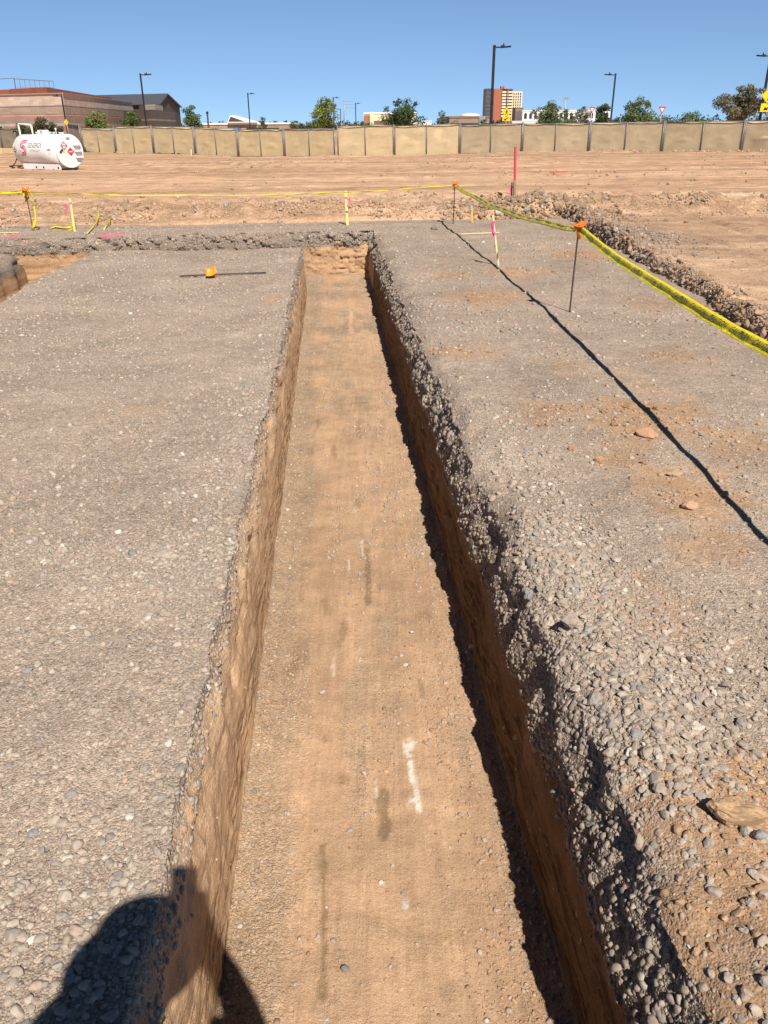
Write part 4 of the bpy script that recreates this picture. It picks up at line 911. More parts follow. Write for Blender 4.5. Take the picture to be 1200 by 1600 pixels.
s = MB(); s.tube([(-h+0.15, -0.1, TZ+0.25), (-h-0.12, -0.1, TZ+0.35), (-h-0.14, -0.1, TZ+TR+0.42), (-h-0.10, -0.1, TZ+TR+0.46), (-h+0.85, -0.1, TZ+TR+0.40), (-h+0.95, -0.1, TZ+TR+0.33), (-h+0.95, -0.1, TZ+TR-0.04)], 0.042, 12); s.build('vent_pipe', M_WHITE, tank, True)
s = MB(); s.bbox((-h-0.28, -0.15, TZ+0.02), (0.42, 0.55, 0.45), 0.05); s.bbox((-h-0.44, -0.2, TZ+0.20), (0.18, 0.3, 0.24), 0.04); s.bbox((-h-0.30, -0.2, TZ-0.28), (0.14, 0.3, 0.16), 0.03); pm = s.build('pump', M_WHITE, tank)
s = MB()
for k in range(3): s.bbox((-h-0.28, -0.4275, TZ+0.10-0.06*k), (0.25, 0.006, 0.014), 0.002)
s.build('pump_label', M_DECG, pm)
s = MB(); hp_ = [(-h-0.32, -0.35, TZ-0.30), (-h-0.36, -0.5, TZ-0.55), (-h-0.42, -0.62, 0.12), (-h-0.38, -0.70, 0.04)]
for k in range(22): a = k/21*6.0; hp_.append((-h+0.05+0.42*math.cos(2.6+a)*(1-k*0.008), -0.72+0.26*math.sin(2.6+a), 0.05+0.10*abs(math.sin(a*0.5))))
s.tube(hp_, 0.024, 8); s.build('hose', M_HOSE, tank, True)
def on_side(x, b, off=0.005): ph = b/TR; return (x, -(TR+off)*math.cos(ph), TZ+(TR+off)*math.sin(ph))
def side_poly(name, pl, mtl, par, off=0.005):
    m_ = MB(); m_.add([on_side(x, b, off) for x, b in pl], [tuple(range(len(pl)))]); return m_.build(name, mtl, par)
def side_text(name, txt, x0, width, b0, height, mtl, off=0.006, shear=0.0):
    gl, gf = text_shape(txt); xs = [x for x, y in gl]; ys = [y for x, y in gl]; X0, X1, Y0, Y1 = min(xs), max(xs), min(ys), max(ys)
    m_ = MB(); m_.add([on_side(x0+(x-X0)/(X1-X0)*width+shear*(y-Y0)/(Y1-Y0), b0+(y-Y0)/(Y1-Y0)*height, off) for x, y in gl], gf); return m_.build(name, mtl, sh)
side_text('lettering', 'SENERGY', -0.52, 1.15, 0.14, 0.21, M_DECG, shear=0.04)
side_text('lettering', 'PETROLEUM', -0.34, 0.80, -0.03, 0.09, M_DECL)
# the S emblem: two interlocked hooks
def stroke(pl, w_, mtl, off):
    n = len(pl); L_, R2 = [], []
    for i in range(n):
        a = Vector(pl[max(i-1, 0)]); b = Vector(pl[min(i+1, n-1)]); t = (b-a).normalized(); nn = Vector((-t.y, t.x)); p = Vector(pl[i]); L_.append(p+nn*w_/2); R2.append(p-nn*w_/2)
    m_ = MB(); m_.add([on_side(v.x, v.y, off) for v in L_+R2], [(i, i+1, n+i+1, n+i) for i in range(n-1)]); return m_
cx, cb2 = -0.95, 0.16
def arc(x, y, r, ry, a0, a1, n=12): return [(x+r*math.cos(R_(a0+(a1-a0)*i/n)), y+ry*math.sin(R_(a0+(a1-a0)*i/n))) for i in range(n+1)]
S1 = [(cx+0.30, cb2+0.30), (cx+0.10, cb2+0.30)] + arc(cx, cb2+0.13, 0.17, 0.17, 90, 250) + arc(cx+0.03, cb2-0.14, 0.12, 0.11, 80, -90) + [(cx-0.08, cb2-0.26)]
S2 = [(cx+0.28, cb2+0.20), (cx+0.10, cb2+0.20)] + arc(cx+0.03, cb2+0.12, 0.08, 0.07, 100, 250) + arc(cx+0.05, cb2-0.14, 0.22, 0.20, 70, -90) + [(cx-0.20, cb2-0.35), (cx-0.22, cb2-0.14)]
stroke(S1, 0.07, M_DECR, 0.006).build('emblem', M_DECR, sh); stroke(S2, 0.05, M_DECR, 0.008).build('emblem', M_DECR, sh)
def diamond(parent, place, r, cols, name='hazard_placard'):
    m_ = MB(); m_.add([place(0, r, .006), place(-r, 0, .006), place(0, -r, .006), place(r, 0, .006)], [(0, 1, 2, 3)]); o = m_.build(name, cols[0], parent)
    m_ = MB(); q = r*0.66; m_.add([place(0, q, .009), place(-q, 0, .009), place(0, -q, .009), place(q, 0, .009)], [(0, 1, 2, 3)]); m_.build('placard_field', cols[1], o)
    m_ = MB(); m_.add([place(-q*.8, q*.16, .012), place(-q*.8, -q*.16, .012), place(q*.8, -q*.16, .012), place(q*.8, q*.16, .012)], [(0, 1, 2, 3)]); m_.build('placard_band', cols[2], o)
    return o
sidep = lambda x, b: (lambda dx, dz, off: on_side(x+dx, b+dz, off))
capp = lambda y, z: (lambda dx, dz, off: (h+0.03+off, y+dx, TZ+z+dz))
diamond(sh, sidep(-1.62, 0.02), 0.17, (M_DECR, M_DECG, M_SIGNW)); diamond(sh, sidep(1.22, 0.06), 0.20, (M_DECR, M_SIGNW, M_DECR))
diamond(tank, capp(-0.27, 0.22), 0.19, (M_DECR, M_SIGNW, M_DECG)); diamond(tank, capp(0.03, -0.03), 0.19, (M_DECR, M_DECR, M_SIGNW))
nf = MB(); pl = capp(-0.40, -0.04)
for nm, dx, dz, c in [('placard_field', 0, .085, M_DECG), ('placard_field', -.085, 0, M_DECG), ('placard_field', .085, 0, M_SIGNY), ('placard_field', 0, -.085, M_SIGNW)]:
    m_ = MB(); r = .078; m_.add([pl(dx, dz+r, .006), pl(dx-r, dz, .006), pl(dx, dz-r, .006), pl(dx+r, dz, .006)], [(0, 1, 2, 3)]); m_.build('hazard_square', c, tank)
for k in range(3):
    y0, z0 = 0.36+0.03*k, 0.24-0.26*k; m_ = MB()
    m_.bbox((h+0.10, y0, TZ+z0), (0.14, 0.36, 0.03), 0.005); m_.tube([(h+0.02, y0-0.17, TZ+z0+.14), (h+0.15, y0-0.17, TZ+z0)], 0.014, 8); m_.tube([(h+0.02, y0+0.17, TZ+z0+.14), (h+0.15, y0+0.17, TZ+z0)], 0.014, 8); m_.build('step', M_WHITE, tank)
m_ = MB()
for k in range(2): m_.bbox((h+0.036, -0.02, TZ+0.55-0.06*k), (0.006, 0.22-0.05*k, 0.028), 0.002)
m_.build('warning_label', M_DECG, tank)

# ------------------------------------------------------------------ temporary fence
def fence_panel(A, B, label, fab=M_FAB, hgt=1.86, seed=0, wires=True, bulge=0.05, group='tan fence panels round the site'):
    A, B = Vector(A), Vector(B); d = B-A; L = math.hypot(d.x, d.y); rz = math.atan2(d.y, d.x); sl = d.z/L
    o = thing('fence_panel', label, 'fence panel', A, rz, group)
    def P(x, y, z): return (x, y, z+sl*x)
    # tubes sit toward the camera side (-Y)
    for x in (0.045, L-0.045):
        m_ = MB(); m_.tube([P(x, 0, -0.10), P(x, 0, hgt+0.06)], 0.042, 8); m_.build('end_post', M_GALV, o, True)
    m_ = MB(); m_.tube([P(L*0.495, 0, 0.0), P(L*0.495, 0, hgt)], 0.036, 8); m_.build('middle_post', M_GALV, o, True)
    m_ = MB(); m_.tube([P(0.045, 0, hgt), P(L*.5, 0, hgt-0.01), P(L-0.045, 0, hgt)], 0.025, 8); m_.build('top_rail', M_GALV, o, True)
    m_ = MB(); m_.tube([P(0.045, 0, 0.07), P(L-0.045, 0, 0.07)], 0.021, 8); m_.build('bottom_rail', M_GALV, o, True)
    nx, nz = 40, 16; xs = np.linspace(0.04, L-0.04, nx+1); zs = np.linspace(-0.02, hgt-0.03, nz+1); XX, ZZ = np.meshgrid(xs, zs)
    tie = np.minimum(np.abs(XX-L*.495), np.minimum(XX, L-XX)); wv = np.clip(tie/0.6, 0, 1)
    YY = 0.055 + bulge*wv*(0.4+fbm(XX*0.8+seed*5, ZZ*1.1, octv=3, seed=150+seed)) + 0.022*wv*fbm(XX*1.6+ZZ*3.0+seed, ZZ*5.5-XX*0.8, octv=3, seed=170+seed)
    for k in range(2):                                                   # slack pockets at the tie points
        rr = np.random.default_rng(seed*7+k); cx_, cz_ = L*(0.25+0.5*k)+rr.uniform(-.2, .2), 0.75+rr.uniform(-.1, .15)
        YY = YY - 0.07*np.exp(-((XX-cx_)/0.25)**2-((ZZ-cz_)/0.07)**2)
    q_ = np.stack([XX, YY, ZZ+sl*XX], -1).reshape(-1, 3); ii = np.arange((nx+1)*(nz+1)).reshape(nz+1, nx+1)
    ff = np.stack([ii[:-1, :-1], ii[:-1, 1:], ii[1:, 1:], ii[1:, :-1]], -1).reshape(-1, 4)
    fo = mesh_np('fabric', q_, ff, fab, o); fo.modifiers.new('t', 'SOLIDIFY').thickness = 0.003
    if wires:
        vs = []; fs = []; c = 0.075; r = 0.0035
        for sg in (1, -1):
            k = -hgt
            while k < L+hgt:
                x0, z0, x1, z1 = k, 0.05, k+sg*hgt, 0.05+hgt-0.06
                def clip(x, xa, za, xb, zb): t = (x-xa)/(xb-xa); return (x, za+(zb-za)*t)
                pts2 = [(x0, z0), (x1, z1)]
                if sg < 0: pts2 = [(x1, z1), (x0, z0)]
                (xa, za), (xb, zb) = pts2
                if xb > 0.06 and xa < L-0.06:
                    if xa < 0.06: xa, za = clip(0.06, *pts2[0], *pts2[1])
                    if xb > L-0.06: xb, zb = clip(L-0.06, *pts2[0], *pts2[1])
                    b0 = len(vs); dx, dz = xb-xa, zb-za; ln = math.hypot(dx, dz)
                    if ln > 0.05:
                        nx_, nz_ = -dz/ln*r, dx/ln*r
                        for (x, z) in ((xa, za), (xb, zb)): vs += [P(x+nx_, -0.002, z+nz_), P(x, -0.008, z), P(x-nx_, -0.002, z-nz_)]
                        fs += [(b0, b0+1, b0+4, b0+3), (b0+1, b0+2, b0+5, b0+4), (b0+2, b0, b0+3, b0+5)]
                k += c*1.2
        m_ = MB(); m_.add(vs, fs); m_.build('chain_link', M_WIRE, o)
    return o
FTOP = [f[1] for f in FENCE]
FLAB = ['tan fence panel starting right behind the white fuel tank', 'tan fence panel below the leftmost tall lamp post', 'tan fence panel under the dark gable end, black hem at its foot',
        'tan fence panel below the small tree left of the white awning', 'tan fence panel below the lamp post beyond the low brown building', 'low tan fence panel ending at the step in the fence line',
        'tall pale fence panel just right of the step in the fence line', 'pale fence panel below the big dark round tree', 'fence panel below the brown domed building, left of the tall lamp',
        'fence panel behind the tall red painted stake, below the tower', 'fence panel with the slanted lath leaning before its middle post', 'fence panel below the right lamp post and flowering oleander', 'wrinkled fence panel between the yield sign and the olive tree', 'fence panel under the olive tree at the right edge', 'fence panel running out past the right edge']
FH = [1.72, 1.86, 1.86, 1.86, 1.80, 1.82, 1.98, 1.92, 1.84, 1.80, 1.84, 1.84, 1.86, 1.86, 1.86]
for i in range(len(FP)-1):
    A, B = FP[i].copy(), FP[i+1].copy()
    if i == 6: A.x += 0.16                                              # gap and step
    fence_panel(A, B, FLAB[i], M_FABP if i in (6, 7) else (M_FABR if i > 7 else M_FAB), seed=i, hgt=FH[i], bulge=0.05 if i != 12 else 0.12)
# return leg behind the tank, then the far left stretch
c0 = FP[0]; r1 = at_depth(112, 231, 72); r2 = at_depth(101, 229.5, 80)
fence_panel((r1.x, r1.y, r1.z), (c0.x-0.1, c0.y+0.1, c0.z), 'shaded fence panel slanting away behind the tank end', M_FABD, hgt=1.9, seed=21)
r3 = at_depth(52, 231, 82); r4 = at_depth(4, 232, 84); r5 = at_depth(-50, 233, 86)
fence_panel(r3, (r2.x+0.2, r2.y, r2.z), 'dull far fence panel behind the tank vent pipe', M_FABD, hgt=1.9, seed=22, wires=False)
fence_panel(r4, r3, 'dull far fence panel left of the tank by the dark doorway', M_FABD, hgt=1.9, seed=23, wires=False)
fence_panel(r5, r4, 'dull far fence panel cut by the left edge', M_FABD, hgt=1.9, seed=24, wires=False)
for (xa, xb, lb) in [(-50, 6, 'low tan barrier board at the left edge behind the tank'), (7, 46, 'low tan barrier board touching the tank pump')]:
    A, B = at_depth(xa, 247, 60), at_depth(xb, 247, 59); d = B-A; rz = math.atan2(d.y, d.x)
    o = thing('barrier_board', lb, 'barrier', A, rz, 'low tan barrier boards'); m_ = MB(); L = d.length
    m_.bbox((L/2, 0, 0.30), (L-0.03, 0.05, 0.72), 0.01); m_.build('board', M_FAB, o); 
    for x in (0.3, L-0.3): m_ = MB(); m_.bbox((x, 0.07, 0.28), (0.06, 0.08, 0.76), 0.01); m_.build('brace', M_WOODG, o)
# black hem of fabric dragged along the foot of the left panels
for i, lb in ((0, 'black hem cloth heaped at the fence foot beside the tank'), (2, 'black hem cloth along the fence foot below the gable end')):
    A, B = FP[i], FP[i+1]; n = 24; vs = []; fs = []
    for k in range(n+1):
        p = A.lerp(B, k/n); hh = 0.06+0.05*math.sin(k*1.7+i)+0.03*math.sin(k*0.6) + (0.42*math.exp(-(k/2.2)**2) if i == 0 else 0)
        for (dy, dz) in ((-0.06, 0.02), (-0.30, 0.02), (-0.24, hh), (-0.10, hh*1.15)): vs.append((p.x-A.x, p.y+dy-A.y, p.z+dz-A.z))
    for k in range(n):
        for j in range(4): a, b = k*4+j, k*4+(j+1) % 4; fs.append((a, b, b+4, a+4))
    fs += [(0, 1, 2, 3), (n*4+3, n*4+2, n*4+1, n*4)]
    m_ = MB(); m_.add(vs, fs); o = m_.build('hem_cloth', M_SKIRT, None, True); o.location = A; tag(o, lb, 'cloth')

# ------------------------------------------------------------------ lamp posts and signs
def base_at(px, zc): p = at_depth(px, 200, zc); return Vector((p.x, p.y, 0.0))
def top_at(px, py, zc, b):
    d = ray(px, py); t = b.y/d.y; return CAM + d*t
def street_lamp(px, ty, zc, arm, label, rad=0.10, fixture=1.0, fpx=None):
    b = base_at(fpx if fpx else px, zc); tp_ = top_at(px, ty, zc, b); hgt = tp_.z; b = Vector((tp_.x, b.y, 0)); o = thing('street_lamp', label, 'lamp post', b, 0, 'black lamp posts')
    m_ = MB(); m_.lathe([(0.26, -0.1), (0.26, 0.55), (0.22, 0.60)], 16); m_.build('base', mat('concrete_base', (0.42, 0.40, 0.37), 0.9), o)
    m_ = MB(); m_.bbox((0, 0, hgt/2+0.2), (rad*1.6, rad*1.6, hgt-0.35), 0.015); m_.build('pole', M_LAMP, o)
    m_ = MB(); m_.bbox((arm*0.28, 0, hgt-0.12), (0.5, 0.07, 0.09), 0.01); m_.build('arm', M_LAMP, o)
    m_ = MB(); q = Matrix.Rotation(R_(-4*arm), 3, 'Y'); m_.bbox((arm*0.85*fixture, 0, hgt-0.10), (0.80*fixture, 0.34, 0.11), 0.04, rot=q); m_.bbox((arm*0.62, 0, hgt-0.03), (0.26, 0.2, 0.09), 0.02); hd = m_.build('lamp_head', M_LAMP, o)
    m_ = MB(); m_.lathe([(0.045, hgt), (0.045, hgt+0.13), (0.02, hgt+0.15)], 8, Matrix.Translation((arm*0.7, 0, 0))); m_.build('photocell', M_LAMP, hd)
    return o
street_lamp(219, 115, 92, 1, 'tall black lamp post before the gabled metal building')
street_lamp(772.5, 71, 62, 1, 'tallest black lamp post in front of the brick tower', 0.12, fpx=770)
street_lamp(387, 145.5, 150, 1, 'thin black lamp post above the low brown building', 0.12)
street_lamp(520.5, 152, 165, 1, 'black lamp post rising behind the bright green tree', 0.12)
street_lamp(555.5, 161, 210, 1, 'distant black lamp post right of the utility pole', 0.14)
street_lamp(532, 170, 240, -1, 'smallest distant lamp post between tree and utility pole', 0.13)
street_lamp(962, 115, 92, -1, 'black lamp post with head pointing left, right half of photo')
street_lamp(1205, 85, 72, -1, 'lamp post at the right edge with yellow sign in front', 0.12)
street_lamp(792.5, 139, 160, -1, 'thin dark lamp post just behind the pedestrian crossing sign', 0.13)
street_lamp(96, 149, 118, -1, 'short lamp post with small yellow sign before the block building', 0.11)
for px, ty, zc, lb in [(538, 157, 260, 'pale grey utility pole beyond the bright green tree'), (882, 152, 150, 'slim grey pole above the white arcaded building')]:
    b = base_at(px, zc); tp_ = top_at(px, ty, zc, b); o = thing('utility_pole', lb, 'pole', b); m_ = MB(); m_.tube([(0, 0, -0.2), (0, 0, tp_.z*0.5), (tp_.x-b.x, 0, tp_.z)], [0.20, 0.16, 0.12], 10); m_.build('pole', M_GREYP, o, True)
    m_ = MB()
    if px == 538:
        for dz in (0.3, 1.2, 2.1): m_.bbox((1.6, 0, tp_.z-dz), (3.6, 0.12, 0.12), 0.02)
    else: m_.bbox((0, 0, tp_.z-0.15), (0.55, 0.3, 0.35), 0.05)
    m_.build('crossarm' if px == 538 else 'top_fitting', M_GREYP, o)
b = base_at(326, 120); tp_ = top_at(325, 174, 120, b); o = thing('bollard_pole', 'short dark brown post left of the white awning', 'pole', b); m_ = MB(); m_.bbox((0, 0, tp_.z/2), (0.22, 0.22, tp_.z), 0.03); m_.build('pole', mat('brown_post_paint', (0.10, 0.05, 0.035), 0.6), o); m_ = MB(); m_.bbox((0, 0, tp_.z-0.2), (0.32, 0.32, 0.35), 0.03); m_.build('cap', M_LAMP, o)
def sign_face(parent, poly, y, mtl, name, th=0.02):
    m_ = MB(); m_.prism(poly, y, y+th, lambda x, z, hh: (x, hh, z)); return m_.build(name, mtl, parent)
def walker(parent, cx_, cz_, s_, y, name='walking_figure'):
    m_ = MB()
    def seg(a, b, w_): 
        a, b = Vector(a), Vector(b); t = (b-a).normalized(); n_ = Vector((-t.y, t.x))*w_/2
        m_.prism([tuple((Vector((cx_, cz_))+(a+n_)*s_)), tuple((Vector((cx_, cz_))+(a-n_)*s_)), tuple((Vector((cx_, cz_))+(b-n_)*s_)), tuple((Vector((cx_, cz_))+(b+n_)*s_))], y, y+0.006, lambda x, z, hh: (x, hh, z))
    m_.prism([(cx_+s_*(0.02+0.085*math.cos(R_(a))), cz_+s_*(0.40+0.085*math.sin(R_(a)))) for a in range(0, 360, 30)], y, y+0.006, lambda x, z, hh: (x, hh, z))
    seg((0.0, 0.30), (-0.01, -0.05), 0.17); seg((-0.02, -0.03), (-0.20, -0.44), 0.10); seg((0.0, -0.03), (0.13, -0.24), 0.10); seg((0.13, -0.22), (0.12, -0.45), 0.09)
    seg((0.04, 0.24), (0.22, 0.04), 0.07); seg((-0.04, 0.24), (-0.20, 0.02), 0.07)
    return m_.build(name, M_BLACK, parent)
def crossing_sign(px, py, zc, r, label, plaque=True):
    b = base_at(px, zc); c = top_at(px, py, zc, b); b = Vector((c.x, b.y, 0)); o = thing('crossing_sign', label, 'road sign', b)
    m_ = MB(); m_.tube([(0, 0.05, -0.2), (0, 0.05, c.z+r*0.6)], 0.035, 8); m_.build('post', M_GREYP, o, True)
    z = c.z; f = sign_face(o, [(0, z+r), (-r, z), (0, z-r), (r, z)], -0.02, M_SIGNY, 'sign_panel')
    q = r*0.90; e = r*0.94
    for k in range(4):
        p_ = [(0, 1), (-1, 0), (0, -1), (1, 0)]; a, b2 = p_[k], p_[(k+1) % 4]
        sign_face(f, [(a[0]*e, z+a[1]*e), (b2[0]*e, z+b2[1]*e), (b2[0]*q, z+b2[1]*q), (a[0]*q, z+a[1]*q)], -0.027, M_BLACK, 'sign_border', 0.005)
    walker(f, 0, z, r*1.15, -0.028)
    if plaque:
        w_, h_ = r*0.82, r*0.42; zc_ = z-r-h_*0.55; f2 = sign_face(o, [(-w_, zc_+h_), (-w_, zc_-h_), (w_, zc_-h_), (w_, zc_+h_)], -0.02, M_SIGNY, 'arrow_plaque')
        m_ = MB(); A_ = lambda pl_: m_.prism(pl_, -0.028, -0.022, lambda x, z, hh: (x, hh, z))
        A_([(w_*.62, zc_+h_*.62), (w_*.42, zc_+h_*.72), (-w_*.30, zc_-h_*.22), (-w_*.12, zc_-h_*.46)]); A_([(-w_*.62, zc_-h_*.66), (w_*.05, zc_-h_*.62), (-w_*.42, zc_+h_*.22)])
        m_.build('arrow', M_BLACK, f2)
    return o
crossing_sign(791.5, 175.5, 58, 0.34, 'yellow pedestrian crossing sign with arrow plaque below the tower')
crossing_sign(1203, 149, 66, 0.72, 'large yellow pedestrian crossing sign cut by the right edge')
def yield_sign(px, py, zc, w_, label):
    b = base_at(px, zc); c = top_at(px, py, zc, b); b = Vector((c.x, b.y, 0)); o = thing('yield_sign', label, 'road sign', b, 0, 'red and white yield signs')
    m_ = MB(); m_.tube([(0, 0.05, -0.2), (0, 0.05, c.z+0.3)], 0.035, 8); m_.build('post', M_GREYP, o, True); z = c.z; hh = w_*0.866
    T = lambda k, dz=0: [(-w_/2*k, z+hh*0.42*k+dz), (0, z-hh*0.58*k+dz), (w_/2*k, z+hh*0.42*k+dz)]
    f = sign_face(o, T(1.0), -0.02, M_SIGNR, 'sign_panel'); sign_face(f, T(0.52), -0.027, M_SIGNW, 'sign_field', 0.005); return o
yield_sign(1034.5, 171.5, 66, 0.62, 'red and white yield sign standing clear against the sky')
yield_sign(925, 171, 62, 0.46, 'yield sign half hidden in the white flowering oleander')
b = base_at(103.5, 116); c = top_at(103.5, 191, 116, b); o = thing('warning_sign', 'small yellow warning sign on a post before the block building', 'road sign', Vector((c.x, b.y, 0)))
m_ = MB(); m_.tube([(0, 0.05, -.2), (0, 0.05, c.z+.3)], 0.04, 8); m_.build('post', M_GREYP, o, True)
f = sign_face(o, [(0, c.z+.42), (-.3, c.z), (0, c.z-.42), (.3, c.z)], -0.02, M_SIGNY, 'sign_panel'); walker(f, 0, c.z, 0.36, -0.028)

# ------------------------------------------------------------------ trees and shrubs
def tree(px, ty, wpx, zc, label, hue, kind='round', name='tree', n=1500, leaf=0.16, base_z=0.0, trunk=0.12, seed=1, flowers=0, low=0.25, cat='tree', gaps=1.0, squash=1.0):
    b = base_at(px, zc); b.z = base_z; tp_ = top_at(px, ty, zc, b); hgt = max(0.8, tp_.z-base_z); rx = wpx/2/F*zc
    rs = np.random.default_rng(seed+1000); o = thing(name, label, cat, b)
    cb_z = hgt*low; cz0 = (hgt+cb_z)/2; rz_ = (hgt-cb_z)/2
    ncl = {'round': 26, 'spiky': 22, 'open': 26, 'bush': 22}[kind]; cl = []
    while len(cl) < ncl:
        p = rs.normal(size=3); p = p/np.linalg.norm(p)*rs.uniform(0.25, 0.92)
        q = np.array((p[0]*rx, p[1]*rx*0.9, cz0+p[2]*rz_*squash)); cl.append((q, rs.uniform(0.26, 0.44)*min(rx, rz_*1.4)*(0.8 if kind == 'open' else 1)))
    # leader shoots on top and sides make the outline uneven
    for k in range(9 if kind in ('spiky', 'round') else 5):
        a = rs.uniform(0, 6.28); rr = rs.uniform(0.1, 0.95); cl.append((np.array((rx*rr*math.cos(a), rx*rr*math.sin(a), cz0+rz_*math.sqrt(max(0, 1-rr*rr))*rs.uniform(0.8, 1.02))), 0.16*min(rx, rz_)+0.1))
    m_ = MB(); ctr = Vector((0, 0, cb_z*0.8)); nst = 3 if kind in ('open', 'bush', 'spiky') else 1
    for s_ in range(nst):
        off = Vector((rs.uniform(-.3, .3), rs.uniform(-.3, .3), 0))*rx*0.35*(nst > 1)
        m_.tube([off*0.3+Vector((0, 0, -0.2)), off*0.7+Vector((0, 0, cb_z*0.5)), off+Vector((0, 0, cb_z)), off*1.6+Vector((0, 0, cz0))], [trunk*1.2/nst**.5, trunk/nst**.5, trunk*.75/nst**.5, trunk*.35/nst**.5], 8)
    for q, r in cl[::2]: m_.tube([ctr, ctr.lerp(Vector(q), 0.5)+Vector((0, 0, 0.08*hgt)), Vector(q)], [trunk*.5, trunk*.3, trunk*.10], 5)
    m_.build('trunk', M_BARK, o, True)
    n = int(n*2.6); leaf = leaf*0.66; K = len(cl); per = rs.multinomial(n, np.array([c[1]**2 for c in cl])/sum(c[1]**2 for c in cl)); vs = []; cc = []
    hue = np.asarray(hue)*1.5
    for (q, r), k in zip(cl, per):
        d = rs.normal(size=(k, 3)); d /= np.linalg.norm(d, axis=1)[:, None]; p = q + d*(r*rs.uniform(0.25, 1.05, (k, 1))**0.8)*np.array((1.15, 1.15, 0.9))
        tone = rs.uniform(0.7, 1.35); u_ = rs.normal(size=(k, 3)); u_[:, 2] *= 0.6; u_ /= np.linalg.norm(u_, axis=1)[:, None]; w_ = np.cross(u_, rs.normal(size=(k, 3))); w_ /= np.linalg.norm(w_, axis=1)[:, None]
        sz = leaf*rs.uniform(0.6, 1.3, (k, 1)); a = u_*sz; bb = w_*sz*0.55
        vs.append(np.stack([p-a, p+bb, p+a, p-bb], 1).reshape(-1, 3)); col_ = hue*tone*rs.uniform(0.7, 1.3, (k, 1))*np.array((1, 1, 1)) + rs.normal(0, .006, (k, 3))
        if flowers: fm = rs.random(k) < flowers; col_[fm] = np.array((0.75, 0.68, 0.66))
        cc.append(np.repeat(col_, 4, axis=0))
    vs = np.concatenate(vs); cc = np.clip(np.concatenate(cc), .008, .85); fs = np.arange(len(vs)).reshape(-1, 4)
    mesh_np('crown', vs, fs, M_LEAF, o, cc, False)
    return o
G1, G2, G3, G4 = (0.075, 0.110, 0.030), (0.120, 0.150, 0.035), (0.040, 0.065, 0.025), (0.105, 0.110, 0.060)
tree(152, 175, 42, 88, 'bright green bushy tree before the striped block wall', G2, 'round', n=1500, leaf=.16, seed=1)
tree(208, 176, 30, 88, 'small narrow green tree left of the gabled building', G1, 'spiky', n=1000, leaf=.15, seed=2)
tree(62, 184, 38, 70, 'olive brown shrub tree just above the fuel tank', (0.095, 0.085, 0.045), 'open', n=1300, leaf=.12, seed=3)
tree(36, 193, 30, 72, 'low green shrub left of the olive shrub above the tank', (0.065, 0.08, 0.035), 'bush', 'shrub', n=800, leaf=.11, seed=4, cat='shrub')
tree(84, 190, 26, 71, 'low dark shrub right of the olive shrub above the tank', (0.080, 0.075, 0.040), 'bush', 'shrub', n=700, leaf=.11, seed=5, cat='shrub')
tree(301, 167, 36, 115, 'green tree at the right end of the gabled building', (0.085, 0.115, 0.050), 'spiky', n=1200, leaf=.17, seed=6)
tree(411, 183, 15, 130, 'small grey green tree above the low brown building', G4, 'open', n=500, leaf=.15, seed=7)
tree(510, 155, 42, 100, 'bright yellow green tree above the step in the fence', (0.135, 0.160, 0.030), 'round', n=1700, leaf=.17, seed=8, low=.15)
tree(631, 155, 66, 105, 'big dark green round tree in the middle of the skyline', G3, 'spiky', n=2600, leaf=.19, seed=9, low=.1)
tree(691, 173, 17, 130, 'small pale tree left of the brown domed building', G4, 'open', n=500, leaf=.15, seed=10)
tree(854, 162, 50, 105, 'broad green tree just right of the tower', (0.080, 0.105, 0.040), 'spiky', n=2000, leaf=.18, seed=11, low=.1)
tree(882, 170, 28, 108, 'lower green tree beside the slim grey pole', (0.085, 0.105, 0.045), 'open', n=900, leaf=.16, seed=12, low=.1)
tree(910, 169, 34, 74, 'oleander shrub with white flowers beside the half hidden yield sign', (0.075, 0.095, 0.040), 'bush', 'shrub', n=1300, leaf=.12, seed=13, flowers=.22, low=.05, cat='shrub')
tree(941, 163, 30, 82, 'dense dark green tree left of the right lamp post', G3, 'spiky', n=1300, leaf=.14, seed=14, low=.1)
tree(994, 155, 46, 100, 'feathery green tree right of the right lamp post', (0.085, 0.115, 0.045), 'spiky', n=1700, leaf=.18, seed=15, low=.1)
tree(1025, 184, 40, 150, 'low distant bush between feathery tree and clear yield sign', G1, 'bush', 'shrub', n=600, leaf=.2, seed=16, low=.0, cat='shrub')
tree(1086, 176, 44, 150, 'rounded distant bush right of the clear yield sign', G1, 'bush', 'shrub', n=900, leaf=.22, seed=17, low=.0, cat='shrub')
tree(1156, 136, 86, 72, 'wide olive brown mesquite tree with visible stems at the right', (0.110, 0.100, 0.062), 'open', n=3000, leaf=.15, trunk=.16, seed=18, low=.38, squash=.9)
tree(464, 189, 28, 160, 'dark hedge bush left of the bright yellow green tree', G3, 'bush', 'shrub', n=700, leaf=.2, seed=19, low=0, cat='shrub')
tree(487, 187, 30, 158, 'dark hedge bush touching the bright yellow green tree', (0.055, 0.075, 0.03), 'bush', 'shrub', n=700, leaf=.2, seed=20, low=0, cat='shrub')
tree(570, 190, 24, 220, 'low far bush left of the tan banded building', G1, 'bush', 'shrub', n=500, leaf=.25, seed=21, low=0, cat='shrub')
tree(757, 188, 24, 90, 'low bush at the foot of the tallest lamp post', G3, 'bush', 'shrub', n=600, leaf=.14, seed=22, low=0, cat='shrub')
tree(782, 186, 22, 92, 'dark low bush right of the tallest lamp post', (0.05, 0.055, 0.03), 'bush', 'shrub', n=600, leaf=.14, seed=23, low=0, cat='shrub')
tree(432, 189, 20, 200, 'faint olive bush behind the low brown building end', G4, 'bush', 'shrub', n=400, leaf=.22, seed=24, low=0, cat='shrub')
